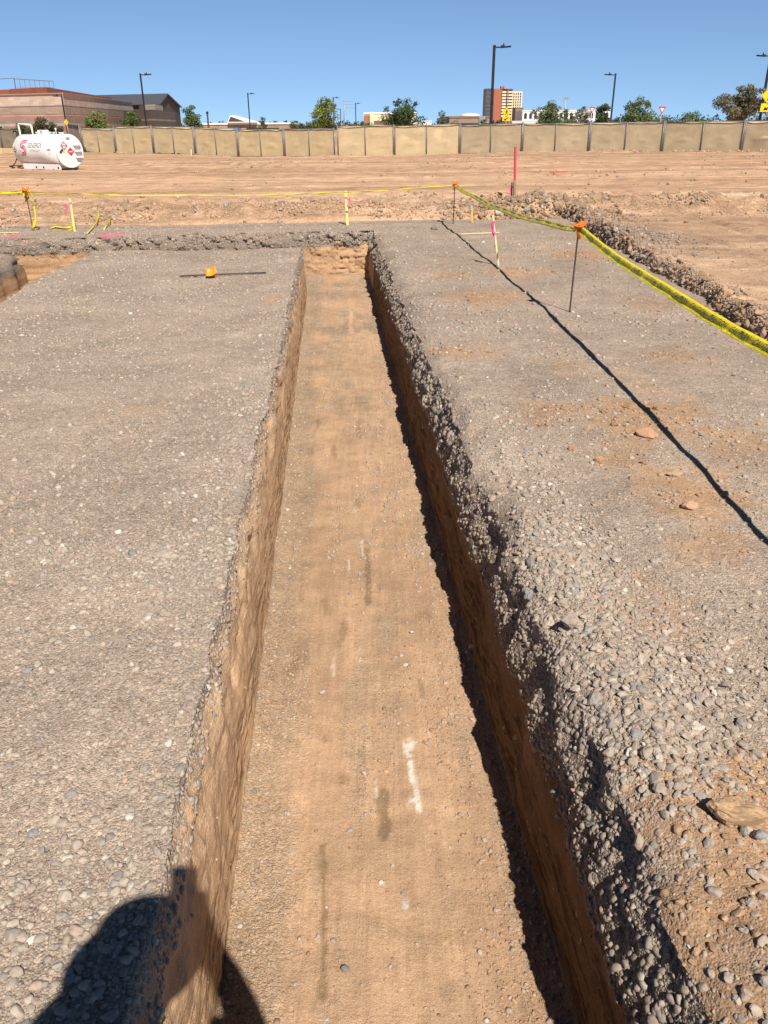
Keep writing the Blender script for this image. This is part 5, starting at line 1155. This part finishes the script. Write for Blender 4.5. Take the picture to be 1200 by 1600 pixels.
# far belt of trees along the horizon, read as one mass
rs = np.random.default_rng(77); vs = []; cc = []
for k in range(520):
    px = rs.uniform(-100, 1300); zc = rs.uniform(420, 520); p = base_at(px, zc); hh = rs.uniform(2.5, 6.0)*(1.35 if px > 940 else 0.9); r = rs.uniform(2, 5)
    n_ = 34; d = rs.normal(size=(n_, 3)); d /= np.linalg.norm(d, axis=1)[:, None]; q = np.array((p.x, p.y, hh*.5)) + d*np.array((r, r, hh*.5))*rs.uniform(.4, 1, (n_, 1))
    a = rs.normal(size=(n_, 3)); a /= np.linalg.norm(a, axis=1)[:, None]; w_ = np.cross(a, rs.normal(size=(n_, 3))); w_ /= np.linalg.norm(w_, axis=1)[:, None]; sz = rs.uniform(.4, .9, (n_, 1))
    vs.append(np.stack([q-a*sz, q+w_*sz*.7, q+a*sz, q-w_*sz*.7], 1).reshape(-1, 3)); cc.append(np.repeat(np.array((0.07, 0.095, 0.05))*rs.uniform(.7, 1.3)*rs.uniform(.8, 1.2, (n_, 1)), 4, axis=0))
vs = np.concatenate(vs); tag(mesh_np('distant_trees', vs, np.arange(len(vs)).reshape(-1, 4), M_LEAF, None, np.concatenate(cc), False), 'far belt of trees along the horizon', kind='stuff')

# ------------------------------------------------------------------ buildings
def wall_material(name, bands, brick=None, scale=1.0, mort=0.012):
    """horizontal courses of coloured masonry by height: bands = [(top z, colour)]"""
    mt, n, b = newmat(name); geo_ = N(n, 'TexCoord'); sp = N(n, 'SeparateXYZ'); n.links.new(geo_.outputs['Object'], sp.inputs[0])
    c = None
    for top, colr in reversed(bands):
        if c is None: c = colr; continue
        lt = N(n, 'Math', operation='LESS_THAN'); n.links.new(sp.outputs[2], lt.inputs[0]); lt.inputs[1].default_value = top; c = mixc(n, lt.outputs[0], c, colr)
    no = N(n, 'TexNoise', Scale=0.35, Detail=5.0); n.links.new(geo_.outputs['Object'], no.inputs['Vector'])
    if brick:
        br = N(n, 'TexBrick'); br.inputs['Scale'].default_value = 1.0; br.inputs['Brick Width'].default_value = brick[0]; br.inputs['Row Height'].default_value = brick[1]; br.inputs['Mortar Size'].default_value = mort
        br.inputs['Color1'].default_value = (1.10, 1.10, 1.10, 1); br.inputs['Color2'].default_value = (0.86, 0.86, 0.86, 1); br.inputs['Mortar'].default_value = (0.72, 0.70, 0.68, 1)
        ad = N(n, 'Math', operation='ADD'); n.links.new(sp.outputs[0], ad.inputs[0]); n.links.new(sp.outputs[1], ad.inputs[1]); cb = N(n, 'CombineXYZ'); n.links.new(ad.outputs[0], cb.inputs[0]); n.links.new(sp.outputs[2], cb.inputs[1]); n.links.new(cb.outputs[0], br.inputs['Vector'])
        c = mixc(n, 1.0, c, br.outputs[0], 'MULTIPLY')
    c = mixc(n, 1.0, c, maprange(n, no.outputs[0], .3, .7, .9, 1.1), 'MULTIPLY'); n.links.new(c, b.inputs['Base Color']); b.inputs['Roughness'].default_value = .9; return mt
def XY(px, zc): p = at_depth(px, 200, zc); return Vector((p.x, p.y))
def zat(px, py, q): d = ray(px, py); t = q.y/d.y; return (CAM+d*t).z
def block(parent, name, foot, z0, z1, mtl, org): 
    m_ = MB(); m_.prism([(p.x-org.x, p.y-org.y) for p in foot], z0, z1); return m_.build(name, mtl, parent)
# 1: large school building of banded block
bA, bC, bD = XY(-260, 172), XY(106, 150), XY(212, 205); bB = bC
zt = zat(106, 146, bC); K = zt
LT, DK, RD, GR = (0.54, 0.42, 0.34), (0.20, 0.15, 0.125), (0.40, 0.195, 0.15), (0.27, 0.225, 0.20)
M_BLK = wall_material('banded_block', [(K*.10, GR), (K*.30, RD), (K*.36, (0.38, 0.34, 0.30)), (K*.46, GR), (K*.53, RD), (K*.545, LT), (K*.565, DK), (K*.72, (0.36, 0.265, 0.21)), (K*.75, DK), (99, LT)], (0.8, 0.4))
M_BRK = wall_material('red_brick', [(99, (0.30, 0.085, 0.045))], (0.4, 0.12), mort=.006); M_DKB = wall_material('dark_block', [(K*.42, (0.115, 0.095, 0.085)), (K*.46, (0.30, 0.26, 0.23)), (99, (0.115, 0.095, 0.085))], (0.8, 0.4)); M_STN = wall_material('pale_stone', [(99, (0.45, 0.37, 0.29))], (0.8, .4))
bl = thing('school_building', 'large banded block building with red upper storey behind the tank', 'building', (bC.x, bC.y, 0)); org = bC
dn = (bD-bC).normalized(); bE = bD + Vector((-60, 25)); bF = bA + Vector((-10, 60))
block(bl, 'wall', [bA, bC, bD, bE, bF], -0.5, zt, M_BLK, org)
# stripe ledge 3 mm proud is in the material; the coping is real
def ledge(parent, a, b, z, mtl, hgt=0.18, out=0.06, name='coping'):
    d = (b-a); rz = math.atan2(d.y, d.x); m_ = MB(); m_.box(((a.x+b.x)/2-org.x, (a.y+b.y)/2-org.y, z), (d.length, 0.30+out*2, hgt), rz=rz); return m_.build(name, mtl, parent)
M_COP = mat('stone_coping', (0.34, 0.26, 0.21), 0.8); ledge(bl, bA, bC, zt+.05, M_COP); ledge(bl, bC, bD, zt+.052, M_COP)
# red upper storey set back
u1, u2, u3 = XY(27, 166), XY(83, 160), XY(182, 218); zr = zat(83, 136, u2); M_RDU = M_BRK
up = block(bl, 'upper_storey', [XY(-260, 186), XY(26, 168), u1, u2, u3, u3+Vector((-50, 15)), XY(-260, 230)], zt-0.5, zr, M_RDU, org)
# roof rail
rl = MB(); ra, rb_, rc = XY(-120, 185), XY(36, 168), XY(95, 178); zrl = zat(36, 122, rb_)
def rail_line(a, b, z, r=.06): rl.tube([(a.x-org.x, a.y-org.y, z), (b.x-org.x, b.y-org.y, z)], r, 6)
rail_line(ra, rb_, zrl, .07); rail_line(rb_, rc, zrl-0.1, .07); rail_line(rb_+Vector((-3, 8)), rc, zr+.75, .05)
for a, b, n_ in ((ra, rb_, 6), (rb_, rc, 8)):
    for k in range(n_+1): p = a.lerp(b, k/n_); rl.tube([(p.x-org.x, p.y-org.y, zr-.1), (p.x-org.x, p.y-org.y, zrl-0.05)], .075, 6)
rl.build('roof_rail', M_GREYP, bl)
for px, w_ in ((9, 1.55), (-60, 2.5)):
    q = bA.lerp(bC, (px+260)/366); f = (bC-bA).normalized(); rz = math.atan2(f.y, f.x); t_ = zat(px, 198, q); m_ = MB(); m_.box((q.x-org.x, q.y-org.y, t_/2), (w_, 0.10, t_), rz=rz); wd = m_.build('doorway', mat('dark_opening', (0.012, 0.012, 0.014), 0.3), bl)
    for s_ in (-1, 1): m_ = MB(); m_.box((q.x-org.x+f.x*s_*(w_/2+.2), q.y-org.y+f.y*s_*(w_/2+.2), t_/2), (0.36, 0.14, t_+.2), rz=rz); m_.build('pier', M_STN, wd)
# lower dark wing and pale stone box
wA, wB, wC = XY(196, 178), XY(243, 165), XY(276, 196); zw = zat(243, 171, wB); block(bl, 'wing_wall', [wA, wB, wC, wC+Vector((-10, 20)), wA+Vector((-5, 25))], -.5, zw, M_DKB, org)
sA, sB, sC = XY(230, 186), XY(246, 184), XY(258, 196); block(bl, 'stone_box', [sA, sB, sC, sC+Vector((-6, 10)), sA+Vector((-4, 10))], zw-.5, zat(246, 163, sB), M_STN, org)
# 2: metal gable
gb = thing('gabled_hall', 'dark metal hall with seamed gable roof at the left', 'building', (XY(262, 230).x, XY(262, 230).y, 0)); org2 = XY(262, 230)
eL, eR = XY(251, 226), XY(284, 258); rp = XY(265, 243); zE = zat(251, 162, eL); zP = zat(264, 147.5, rp); zE2 = zat(284, 167, eR); back = Vector((-62, 22))
M_MET = mat('dark_metal_siding', (0.062, 0.053, 0.046), 0.7, 0.0, 0.1, 3)
def M_roof():
    mt, n, b = newmat('seamed_metal_roof'); tc = N(n, 'TexCoord'); wv = N(n, 'TexWave', Scale=0.42); wv.bands_direction = 'X'; n.links.new(tc.outputs['Object'], wv.inputs['Vector']); n.links.new(mixc(n, maprange(n, wv.outputs[0], .75, .95, 0, 1), (0.125, 0.125, 0.135), (0.06, 0.06, 0.065)), b.inputs['Base Color']); b.inputs['Roughness'].default_value = .45; b.inputs['Metallic'].default_value = .2; return mt
def rel(p, z): return (p.x-org2.x, p.y-org2.y, z)
m_ = MB(); pv = [rel(eL, -.5), rel(eR, -.5), rel(eR, zE2), rel(rp, zP-.15), rel(eL, zE)]; pv += [(x+back.x, y+back.y, z) for x, y, z in pv]
m_.add(pv, [(0, 1, 2, 3, 4), (9, 8, 7, 6, 5), (0, 5, 6, 1), (1, 6, 7, 2), (4, 9, 5, 0)]); m_.build('wall', M_MET, gb)
rf = MB(); ov = Vector((0.8, -0.5))
for a, za, b2, zb in ((eL, zE, rp, zP), (rp, zP, eR, zE2)):
    A = a+ov; B = b2+ov; up_ = .25; e = (Vector((a.x-b2.x, a.y-b2.y))).normalized()*0.6
    if a is eL: A = A+e; za -= .25
    else: B = B-e; zb -= .25
    v = [rel(A, za), rel(B, zb), rel(B+back-ov*2, zb), rel(A+back-ov*2, za)]; v += [(x, y, z+up_) for x, y, z in v]
    rf.add(v, [(3, 2, 1, 0), (4, 5, 6, 7), (0, 1, 5, 4), (1, 2, 6, 5), (2, 3, 7, 6), (3, 0, 4, 7)])
rf.build('roof', M_roof(), gb)
# 3: low brown building with white roof edge and triangular awning
def low_building(x0, x1, ytop, zc, label, mtl, depth=20, name='low_building', trim=None, trimh=.5, base=-.5):
    a, b2 = XY(x0, zc), XY(x1, zc*1.0); z = zat((x0+x1)/2, ytop, a.lerp(b2, .5)); o = thing(name, label, 'building', (a.x, a.y, 0)); L = (b2-a).length; rz = math.atan2((b2-a).y, (b2-a).x); o.rotation_euler = (0, 0, rz)
    m_ = MB(); m_.box((L/2, depth/2, (z+base)/2), (L, depth, z-base)); m_.build('wall', mtl, o)
    if trim: m_ = MB(); m_.box((L/2, depth/2, z+trimh/2+.002), (L+.4, depth+.4, trimh)); m_.build('roof_edge', trim, o)
    return o, L, z
M_TANW = wall_material('tan_masonry', [(99, (0.33, 0.235, 0.17))], (1.2, .6)); M_WHT = mat('white_render', (0.74, 0.73, 0.71), .7, 0, .05, .3); M_GLS = mat('dark_window_glass', (0.03, 0.035, 0.04), .15, 0, .2, .2, spec=.6); M_CREAM = mat('cream_render', (0.72, 0.63, 0.44), .8, 0, .06, .3); M_BRN = mat('brown_render', (0.27, 0.19, 0.145), .8, 0, .08, .2)
o, L, z = low_building(318, 456, 194.5, 190, 'long low brown building with white roof edge, left of centre', M_TANW, trim=M_WHT, trimh=.35)
m_ = MB(); q = L*(357-318)/138; hz = 4.6/190*150
m_.add([(q, -1, z+.4), (q+7, -1, z+.4), (q+.8, -1, z+2.0), (q, 8, z+.4), (q+7, 8, z+.4), (q+.8, 8, z+2.0)], [(0, 1, 2), (5, 4, 3), (0, 3, 4, 1), (1, 4, 5, 2), (2, 5, 3, 0)]); aw = m_.build('awning', M_WHT, o)
m_ = MB(); m_.add([(q+.25, -1.02, z+.6), (q+4.2, -1.02, z+.6), (q+.9, -1.02, z+1.7)], [(0, 1, 2)]); m_.build('awning_end', M_MET, aw)
for k in range(4): m_ = MB(); x = L*(.12+.22*k); m_.box((x, -.02, z-1.2), (3.2, .06, .9)); m_.build('window', M_GLS, o)
def car(px, zc, label, c, yaw=0.0):
    p = base_at(px, zc); o = thing('parked_car', label, 'car', p, yaw); prof = [(-2.2, .35), (-2.25, .75), (-1.9, .95), (-1.2, 1.0), (-.7, 1.45), (.7, 1.48), (1.35, 1.02), (2.1, .92), (2.25, .6), (2.2, .35)]
    m_ = MB(); m_.prism(prof, -.85, .85, lambda x, z, hh: (x, hh, z)); m_.build('body', mat('car_paint', c, .3), o)
    m_ = MB(); m_.prism([(-1.0, 1.03), (-.62, 1.40), (.62, 1.42), (1.15, 1.04)], -.86, .86, lambda x, z, hh: (x, hh, z)); m_.build('window', M_GLS, o)
    for x in (-1.4, 1.4):
        for y in (-.8, .8): m_ = MB(); m_.lathe([(.33, -.11), (.35, 0), (.33, .11)], 16, Matrix.Translation((x, y, .34)) @ Matrix.Rotation(R_(90), 4, 'X')); m_.build('wheel', M_HOSE, o)
# blue awning roof before the brown building
p = base_at(362, 150); zt_ = zat(362, 198.5, Vector((p.x, p.y))); o = thing('shade_canopy', 'small blue shade canopy before the low brown building', 'canopy', p)
m_ = MB(); m_.add([(-2.4, -2, zt_-.7), (2.4, -2, zt_-.7), (2.4, 2, zt_-.7), (-2.4, 2, zt_-.7), (-1.2, 0, zt_-.1), (1.2, 0, zt_-.1)], [(3, 2, 1, 0), (0, 1, 5, 4), (1, 2, 5), (2, 3, 4, 5), (3, 0, 4)]); m_.build('canopy_roof', mat('blue_canopy', (0.03, 0.16, 0.38), .6), o)
for x in (-2.2, 2.2):
    for y in (-1.7, 1.7): m_ = MB(); m_.tube([(x, y, 0), (x, y, zt_-.85)], .07, 8); m_.build('leg', M_GALV, o)
# 4: tan banded building behind the round tree
o, L, z = low_building(569, 650, 178, 330, 'tan building with white bands behind the big dark tree', M_CREAM, trim=M_WHT, trimh=.6)
m_ = MB(); m_.box((L/2+.5, -.03, z-3.2), (L-6, .10, 1.5)); m_.build('window_band', mat('brown_glass_band', (0.16, 0.11, 0.09), .4), o)  # window band in one brown glass colour
m_ = MB(); m_.box((3.2, -1.6, z/2+.3), (1.6, 3, z+.9)); m_.build('end_pier', M_CREAM, o); m_ = MB(); m_.box((1.2, -1.2, z/2-.2), (2.0, 2, z-.4)); m_.build('stair_wall', mat('rust_render', (0.35, 0.15, 0.08), .8), o)
m_ = MB(); m_.box((L*.62, -.05, z*.5), (L*.5, .12, 1.6)); m_.build('brick_band', mat('rust_render_band', (0.42, 0.20, 0.11), .8), o)
low_building(640, 674, 190, 300, 'small white building right of the big dark tree', M_WHT, trim=M_WHT, trimh=.3)
# 5: brown domed building
o, L, z = low_building(702, 764, 184, 260, 'brown building with low white domed roof left of tall lamp', M_BRN, depth=30, trim=mat('brown_roof_edge', (0.20, 0.14, 0.11), .8), trimh=.5)
m_ = MB(); m_.lathe([(3.6, z+.4), (3.3, z+.9), (2.6, z+1.3), (1.4, z+1.5), (.2, z+1.55)], 28, Matrix.Translation((L*.62, 14, 0))); m_.build('dome', mat('pale_dome', (0.66, 0.60, 0.52), .6), o, True)
m_ = MB(); m_.add([(-4, 0, z-3.2), (3, 0, z-3.2), (3, 0, z-.1), (-4, 20, z-3.2), (3, 20, z-3.2), (3, 20, z-.1)], [(0, 1, 2), (5, 4, 3), (0, 3, 4, 1), (1, 4, 5, 2), (2, 5, 3, 0)]); m_.build('roof_slope', M_BRN, o)
m_ = MB(); m_.box((L*.5, -.03, z-2.0), (L*.9, .08, .9)); m_.build('window_band', M_GLS, o)
# 6: tower
zc = 640; q = XY(757, zc); tw = thing('tower_block', 'tall tower with dark, red brick and cream faces behind tall lamp', 'building', (q.x, q.y, 0)); pm_ = zc/F
def tx(px): return (px-757)*pm_
def tzz(py): return zat(785, py, q)
M_TWB = mat('tower_brick', (0.36, 0.125, 0.075), .85, 0, .06, .2); M_TWD = mat('tower_dark_panel', (0.075, 0.07, 0.075), .5, 0, .2, .15); M_TWG = mat('tower_grey', (0.38, 0.34, 0.34), .7)
def tbox(name, x0, x1, z0, z1, y0, y1, mtl): m_ = MB(); m_.box(((tx(x0)+tx(x1))/2, (y0+y1)/2, (z0+z1)/2), (tx(x1)-tx(x0), y1-y0, z1-z0)); return m_.build(name, mtl, tw)
zd, zb_, zcr = tzz(138), tzz(138.5), tzz(143)
d_ = tbox('dark_wing', 757, 767, 0, zd, 1.5, 18, M_TWD); tbox('grey_pier', 767.1, 769.5, 0, zd-.3, 0.8, 18, M_TWG); br_ = tbox('brick_wing', 769.6, 798, 0, zb_, 0, 18, M_TWB); cr_ = tbox('cream_wing', 798.1, 813.4, 0, zcr, 0.6, 18, M_CREAM)
tbox('roof_box', 780.5, 786, zb_+.01, tzz(134.3), 4, 9, M_TWB); m_ = MB()
for k in range(9): z = zd*(k+.6)/9.6; m_.box((tx(762), 1.46, z), (tx(766.4)-tx(757.4), .1, .5))
m_.build('floor_lines', mat('dark_spandrel', (0.14, 0.12, 0.12), .6), d_)
nf_ = 9; z0_ = tzz(194); 
for k in range(nf_):
    z = zb_-(zb_-0)*(k+1.15)/13.2
    m_ = MB(); m_.box(((tx(782)+tx(791))/2, -.45, z), (tx(791)-tx(782), .9, 1.35)); m_.build('balcony', M_CREAM, br_)
    m_ = MB(); m_.box(((tx(782)+tx(790))/2, -.04, z+1.35), (tx(790)-tx(782), .1, 1.25)); m_.build('window', M_GLS, br_)
    m_ = MB(); m_.box(((tx(792)+tx(797.6))/2, -.3, z), (tx(797.6)-tx(792), .6, 1.2)); m_.build('balcony', M_CREAM, br_)
    m_ = MB(); m_.box(((tx(792)+tx(797.6))/2, -.04, z+1.3), (tx(797.6)-tx(792), .1, 1.2)); m_.build('window', M_GLS, br_)
wm = MB(); wm.box((0, 0, 0), (.85, .10, 1.5)); w0 = None
for k in range(nf_):
    for j in range(4):
        if w0 is None: w0 = wm.build('window', M_GLS, cr_); c = w0
        else: c = w0.copy(); COL.objects.link(c); c.parent = cr_
        c.location = (tx(800.4+3.4*j), .56, zcr-zcr*(k+.85)/13.0)
lo, L, z = low_building(804, 816, 169, 480, 'plain brown block in front of the tower foot', M_BRN, depth=14, trim=M_BRN, trimh=.3)
# 7: white arcaded building
o, L, z = low_building(815, 951, 173.5, 430, 'long white building with rows of dark arches right of tower', M_WHT, depth=25, trim=M_WHT, trimh=.5)
def arch(w_, h_): return [(-w_/2, 0), (w_/2, 0), (w_/2, h_-w_/2)] + [(w_/2*math.cos(R_(a)), h_-w_/2+w_/2*math.sin(R_(a))) for a in range(20, 180, 20)] + [(-w_/2, h_-w_/2)]
am = MB(); am.prism(arch(1.5, 2.9), -.06, .05, lambda x, z, hh: (x, hh, z)); a0 = None
for row, zz_ in ((0, z-3.6), (1, z-7.4)):
    for k in range(17):
        if a0 is None: a0 = am.build('arched_window', M_GLS, o); c = a0
        else: c = a0.copy(); COL.objects.link(c); c.parent = o
        c.location = (1.7+k*2.72, 0, zz_)
low_building(800, 838, 190, 300, 'bright low white wall at the tower foot', M_WHT, depth=12, trim=M_WHT, trimh=.25)
b = base_at(752.5, 110); o = thing('utility_cabinet', 'grey utility cabinet beside the tallest lamp post', 'cabinet', b); m_ = MB(); zq = zat(752, 182, Vector((b.x, b.y))); m_.bbox((0, 0, zq/2), (.9, .6, zq), .04); m_.build('cabinet_body', M_GREYP, o); m_ = MB(); m_.bbox((0, -.32, zq*.55), (.7, .04, zq*.7), .01); m_.build('door', mat('cabinet_door', (.25, .26, .27), .5, .3), o)

# ------------------------------------------------------------------ the photographer behind the camera
sun_dir = -SHADOW
person = thing('person', 'person in cap holding up a phone, casting the shadow at lower left', 'person', (-0.24, -0.30, 0.0))
PO = Vector((-0.24, -0.30, 0.0))
def skin(name, nodes, edges, mtl, parent, sub=2):
    """nodes: {key: (pos, radius)}; first is the root"""
    ks = list(nodes); me = bpy.data.meshes.new(name); me.from_pydata([tuple(Vector(nodes[k][0])-PO) for k in ks], [(ks.index(a), ks.index(b)) for a, b in edges], []); me.update()
    o = bpy.data.objects.new(name, me); COL.objects.link(o); o.parent = parent
    md = o.modifiers.new('skin', 'SKIN'); md.use_smooth_shade = True
    if not me.skin_vertices: me.attributes
    for i, k in enumerate(ks):
        r = nodes[k][1]; r = r if isinstance(r, tuple) else (r, r); me.skin_vertices[0].data[i].radius = r; me.skin_vertices[0].data[i].use_root = (i == 0)
    sb = o.modifiers.new('sub', 'SUBSURF'); sb.levels = sub; sb.render_levels = sub
    me.materials.append(mtl); return o
M_SKIN = mat('skin', (0.45, 0.27, 0.19), .5, 0, .06, 20); M_SHIRT = mat('dark_shirt', (0.06, 0.08, 0.12), .9, 0, .1, 20); M_JEAN = mat('jeans', (0.08, 0.11, 0.19), .9, 0, .15, 30); M_BOOT = mat('brown_boots', (0.12, 0.075, 0.045), .7, 0, .2, 20); M_HAT = mat('tan_hat', (0.45, 0.38, 0.27), .9, 0, .1, 20)
def cf(x, y, z): return CAM + CR*x + CU*y + fwd*z                     # the phone's own frame: lens at the origin
HD = Vector((-0.078, -0.228, 1.668)); nk = Vector((-0.105, -0.310, 1.53)); ch = Vector((-0.125, -0.385, 1.33)); wa = Vector((-0.125, -0.40, 1.08)); pe = Vector((-0.125, -0.40, 0.93))
sR, sL = Vector((0.060, -0.365, 1.44)), Vector((-0.330, -0.340, 1.49)); eR, eL = Vector((0.190, -0.235, 1.28)), Vector((-0.275, -0.105, 1.42))
wR, wL = cf(0.040, -0.175, -0.045), cf(-0.085, -0.175, -0.045); pR, pL = cf(0.038, -0.105, -0.022), cf(-0.088, -0.105, -0.022)
nd = {'pe': (pe, (.155, .115)), 'wa': (wa, (.140, .105)), 'ch': (ch, (.165, .115)), 'nk0': (Vector((-0.125, -0.365, 1.45)), .075), 'nk': (nk, .056), 'jaw': (HD+Vector((0, .012, -.055)), (.060, .070)), 'hd': (HD+Vector((0, 0, .03)), (.076, .092)), 'top': (HD+Vector((0, -.005, .105)), (.052, .06)),
      'no': (HD+Vector((0, .088, -.005)), .010), 'no2': (HD+Vector((0, .106, -.020)), .011),
      'sR': (sR, .066), 'eR': (eR, .043), 'fR': (eR.lerp(wR, .3), .050), 'wR': (wR, .042), 'pR': (pR, (.018, .030)), 'sL': (sL, .075), 'eL': (eL, .043), 'fL': (eL.lerp(wL, .3), .050), 'wL': (wL, .042), 'pL': (pL, (.018, .030))}
eg = [('pe', 'wa'), ('wa', 'ch'), ('ch', 'nk0'), ('nk0', 'nk'), ('nk', 'jaw'), ('jaw', 'hd'), ('hd', 'top'), ('hd', 'no'), ('no', 'no2'), ('ch', 'sR'), ('sR', 'eR'), ('eR', 'fR'), ('fR', 'wR'), ('wR', 'pR'), ('ch', 'sL'), ('sL', 'eL'), ('eL', 'fL'), ('fL', 'wL'), ('wL', 'pL')]
for s_, tag_ in ((1, 'R'), (-1, 'L')):
    hx = -0.125+s_*0.095
    nd.update({'h'+tag_: (Vector((hx, -.40, .86)), .098), 'k'+tag_: (Vector((hx+s_*.02, -.375, .50)), .062), 'c'+tag_: (Vector((hx+s_*.025, -.405, .34)), .060), 'a'+tag_: (Vector((hx+s_*.03, -.42, .10)), .040), 't'+tag_: (Vector((hx+s_*.05, -.26, .035)), (.045, .032))})
    eg += [('pe', 'h'+tag_), ('h'+tag_, 'k'+tag_), ('k'+tag_, 'c'+tag_), ('c'+tag_, 'a'+tag_), ('a'+tag_, 't'+tag_)]
    X0 = .013 if s_ > 0 else -.062                                     # phone edge this hand closes on
    for i, (yy, ln) in enumerate([(-.075, .060), (-.095, .066), (-.114, .062), (-.131, .050)]):
        k = 'f%s%d' % (tag_, i); e = X0+s_*.011
        nd[k+'a'] = (cf(e+s_*.012, yy, -.006), .0095); nd[k+'b'] = (cf(e-s_*.002, yy+.003, .010), .0088); nd[k+'c'] = (cf(X0-s_*ln*.35, yy+.005, .0085), .0080); nd[k+'d'] = (cf(X0-s_*ln*.62, yy+.004, .0075), .0070)
        eg += [('p'+tag_, k+'a'), (k+'a', k+'b'), (k+'b', k+'c'), (k+'c', k+'d')]
    k = 'th'+tag_; nd[k+'a'] = (cf(X0+s_*.020, -.085, -.032), .0115); nd[k+'b'] = (cf(X0-s_*.002, -.062, -.024), .0105); nd[k+'c'] = (cf(X0-s_*.022, -.048, -.0215), .0085)
    eg += [('p'+tag_, k+'a'), (k+'a', k+'b'), (k+'b', k+'c')]
skin('body', nd, eg, M_SKIN, person)
g = lambda k, f_=1.12, d=.008: (nd[k][0], tuple(r*f_+d for r in (nd[k][1] if isinstance(nd[k][1], tuple) else (nd[k][1],)*2)))
slR, slL = eR.lerp(wR, .75), eL.lerp(wL, .75)
skin('shirt', {'ch': g('ch'), 'wa': g('wa'), 'pe': (pe, (.180, .138)), 'hem': (pe+Vector((0, 0, -.17)), (.200, .155)), 'nk0': g('nk0', 1.0), 'sR': g('sR'), 'eR': g('eR', 1.3, .02), 'cuR': (slR, .045), 'sL': g('sL'), 'eL': g('eL', 1.3, .02), 'cuL': (slL, .045)}, [('ch', 'wa'), ('wa', 'pe'), ('pe', 'hem'), ('ch', 'nk0'), ('ch', 'sR'), ('sR', 'eR'), ('eR', 'cuR'), ('ch', 'sL'), ('sL', 'eL'), ('eL', 'cuL')], M_SHIRT, person)
skin('trousers', {'pe': (pe+Vector((0, 0, .03)), (.105, .095)), **{k+t: g(k+t, 1.15, .008) for t in 'RL' for k in 'hkc'}, **{'z'+t: (nd['a'+t][0]+Vector((0, .005, .03)), .062) for t in 'RL'}}, [('pe', 'hR'), ('hR', 'kR'), ('kR', 'cR'), ('cR', 'zR'), ('pe', 'hL'), ('hL', 'kL'), ('kL', 'cL'), ('cL', 'zL')], M_JEAN, person)
for t in 'RL': skin('boot', {'a': (nd['a'+t][0]+Vector((0, 0, .02)), .052), 'h': (nd['a'+t][0]+Vector((0, -.01, -.055)), (.05, .042)), 't': (nd['t'+t][0]+Vector((0, 0, .010)), (.054, .042))}, [('a', 'h'), ('h', 't')], M_BOOT, person)
ht = MB(); Mh = Matrix.Translation(HD+Vector((0, -.01, .055))-PO) @ Matrix.Rotation(R_(-12), 4, 'X') @ Matrix.Scale(1.12, 4, (0, 1, 0))
ht.lathe([(.100, .004), (.172, -.012), (.175, -.006), (.122, .012), (.118, .055), (.104, .095), (.070, .120), (.01, .128)], 32, Mh); ht.build('hat', M_HAT, person, True)
for s_ in (-1, 1):
    m_ = MB(); m_.lathe([(.002, -.011), (.009, -.006), (.011, 0), (.009, .006), (.002, .011)], 12, Matrix.Translation(HD+Vector((s_*.032, .082, .022))-PO)); m_.build('eye', M_BLACK, person, True)
    m_ = MB(); m_.lathe([(.004, -.032), (.016, -.018), (.019, .006), (.012, .028), (.004, .034)], 10, Matrix.Translation(HD+Vector((s_*.082, -.002, .0))-PO) @ Matrix.Scale(.5, 4, (1, 0, 0))); m_.build('ear', M_SKIN, person, True)
m_ = MB(); m_.bbox(HD+Vector((0, .086, -.062))-PO, (.046, .012, .010), .004); m_.build('mouth', mat('lips', (.35, .14, .12), .5), person)
ph_ = MB(); pc = cf(-.0245, -.060, -.0075); Mp = Matrix((CR, CU, -fwd)).transposed(); ph_.bbox((0, 0, 0), (.075, .150, .0075), .003, rot=Mp)
phone = thing('phone', 'smartphone held up in both hands of the photographer', 'phone', pc); ph_.build('phone_body', M_BLACK, phone)
m_ = MB(); m_.bbox(Mp @ Vector((0, 0, .0043)), (.069, .143, .0012), .0005, rot=Mp); m_.build('screen', mat('phone_glass', (.02, .02, .025), .1), phone)
m_ = MB(); m_.lathe([(.010, 0), (.011, .0012), (.008, .0018)], 16, Matrix.Translation(Mp @ Vector((.0245, .030, -.0052))) @ Mp.to_4x4()); m_.build('lens_ring', M_BLACK, phone)
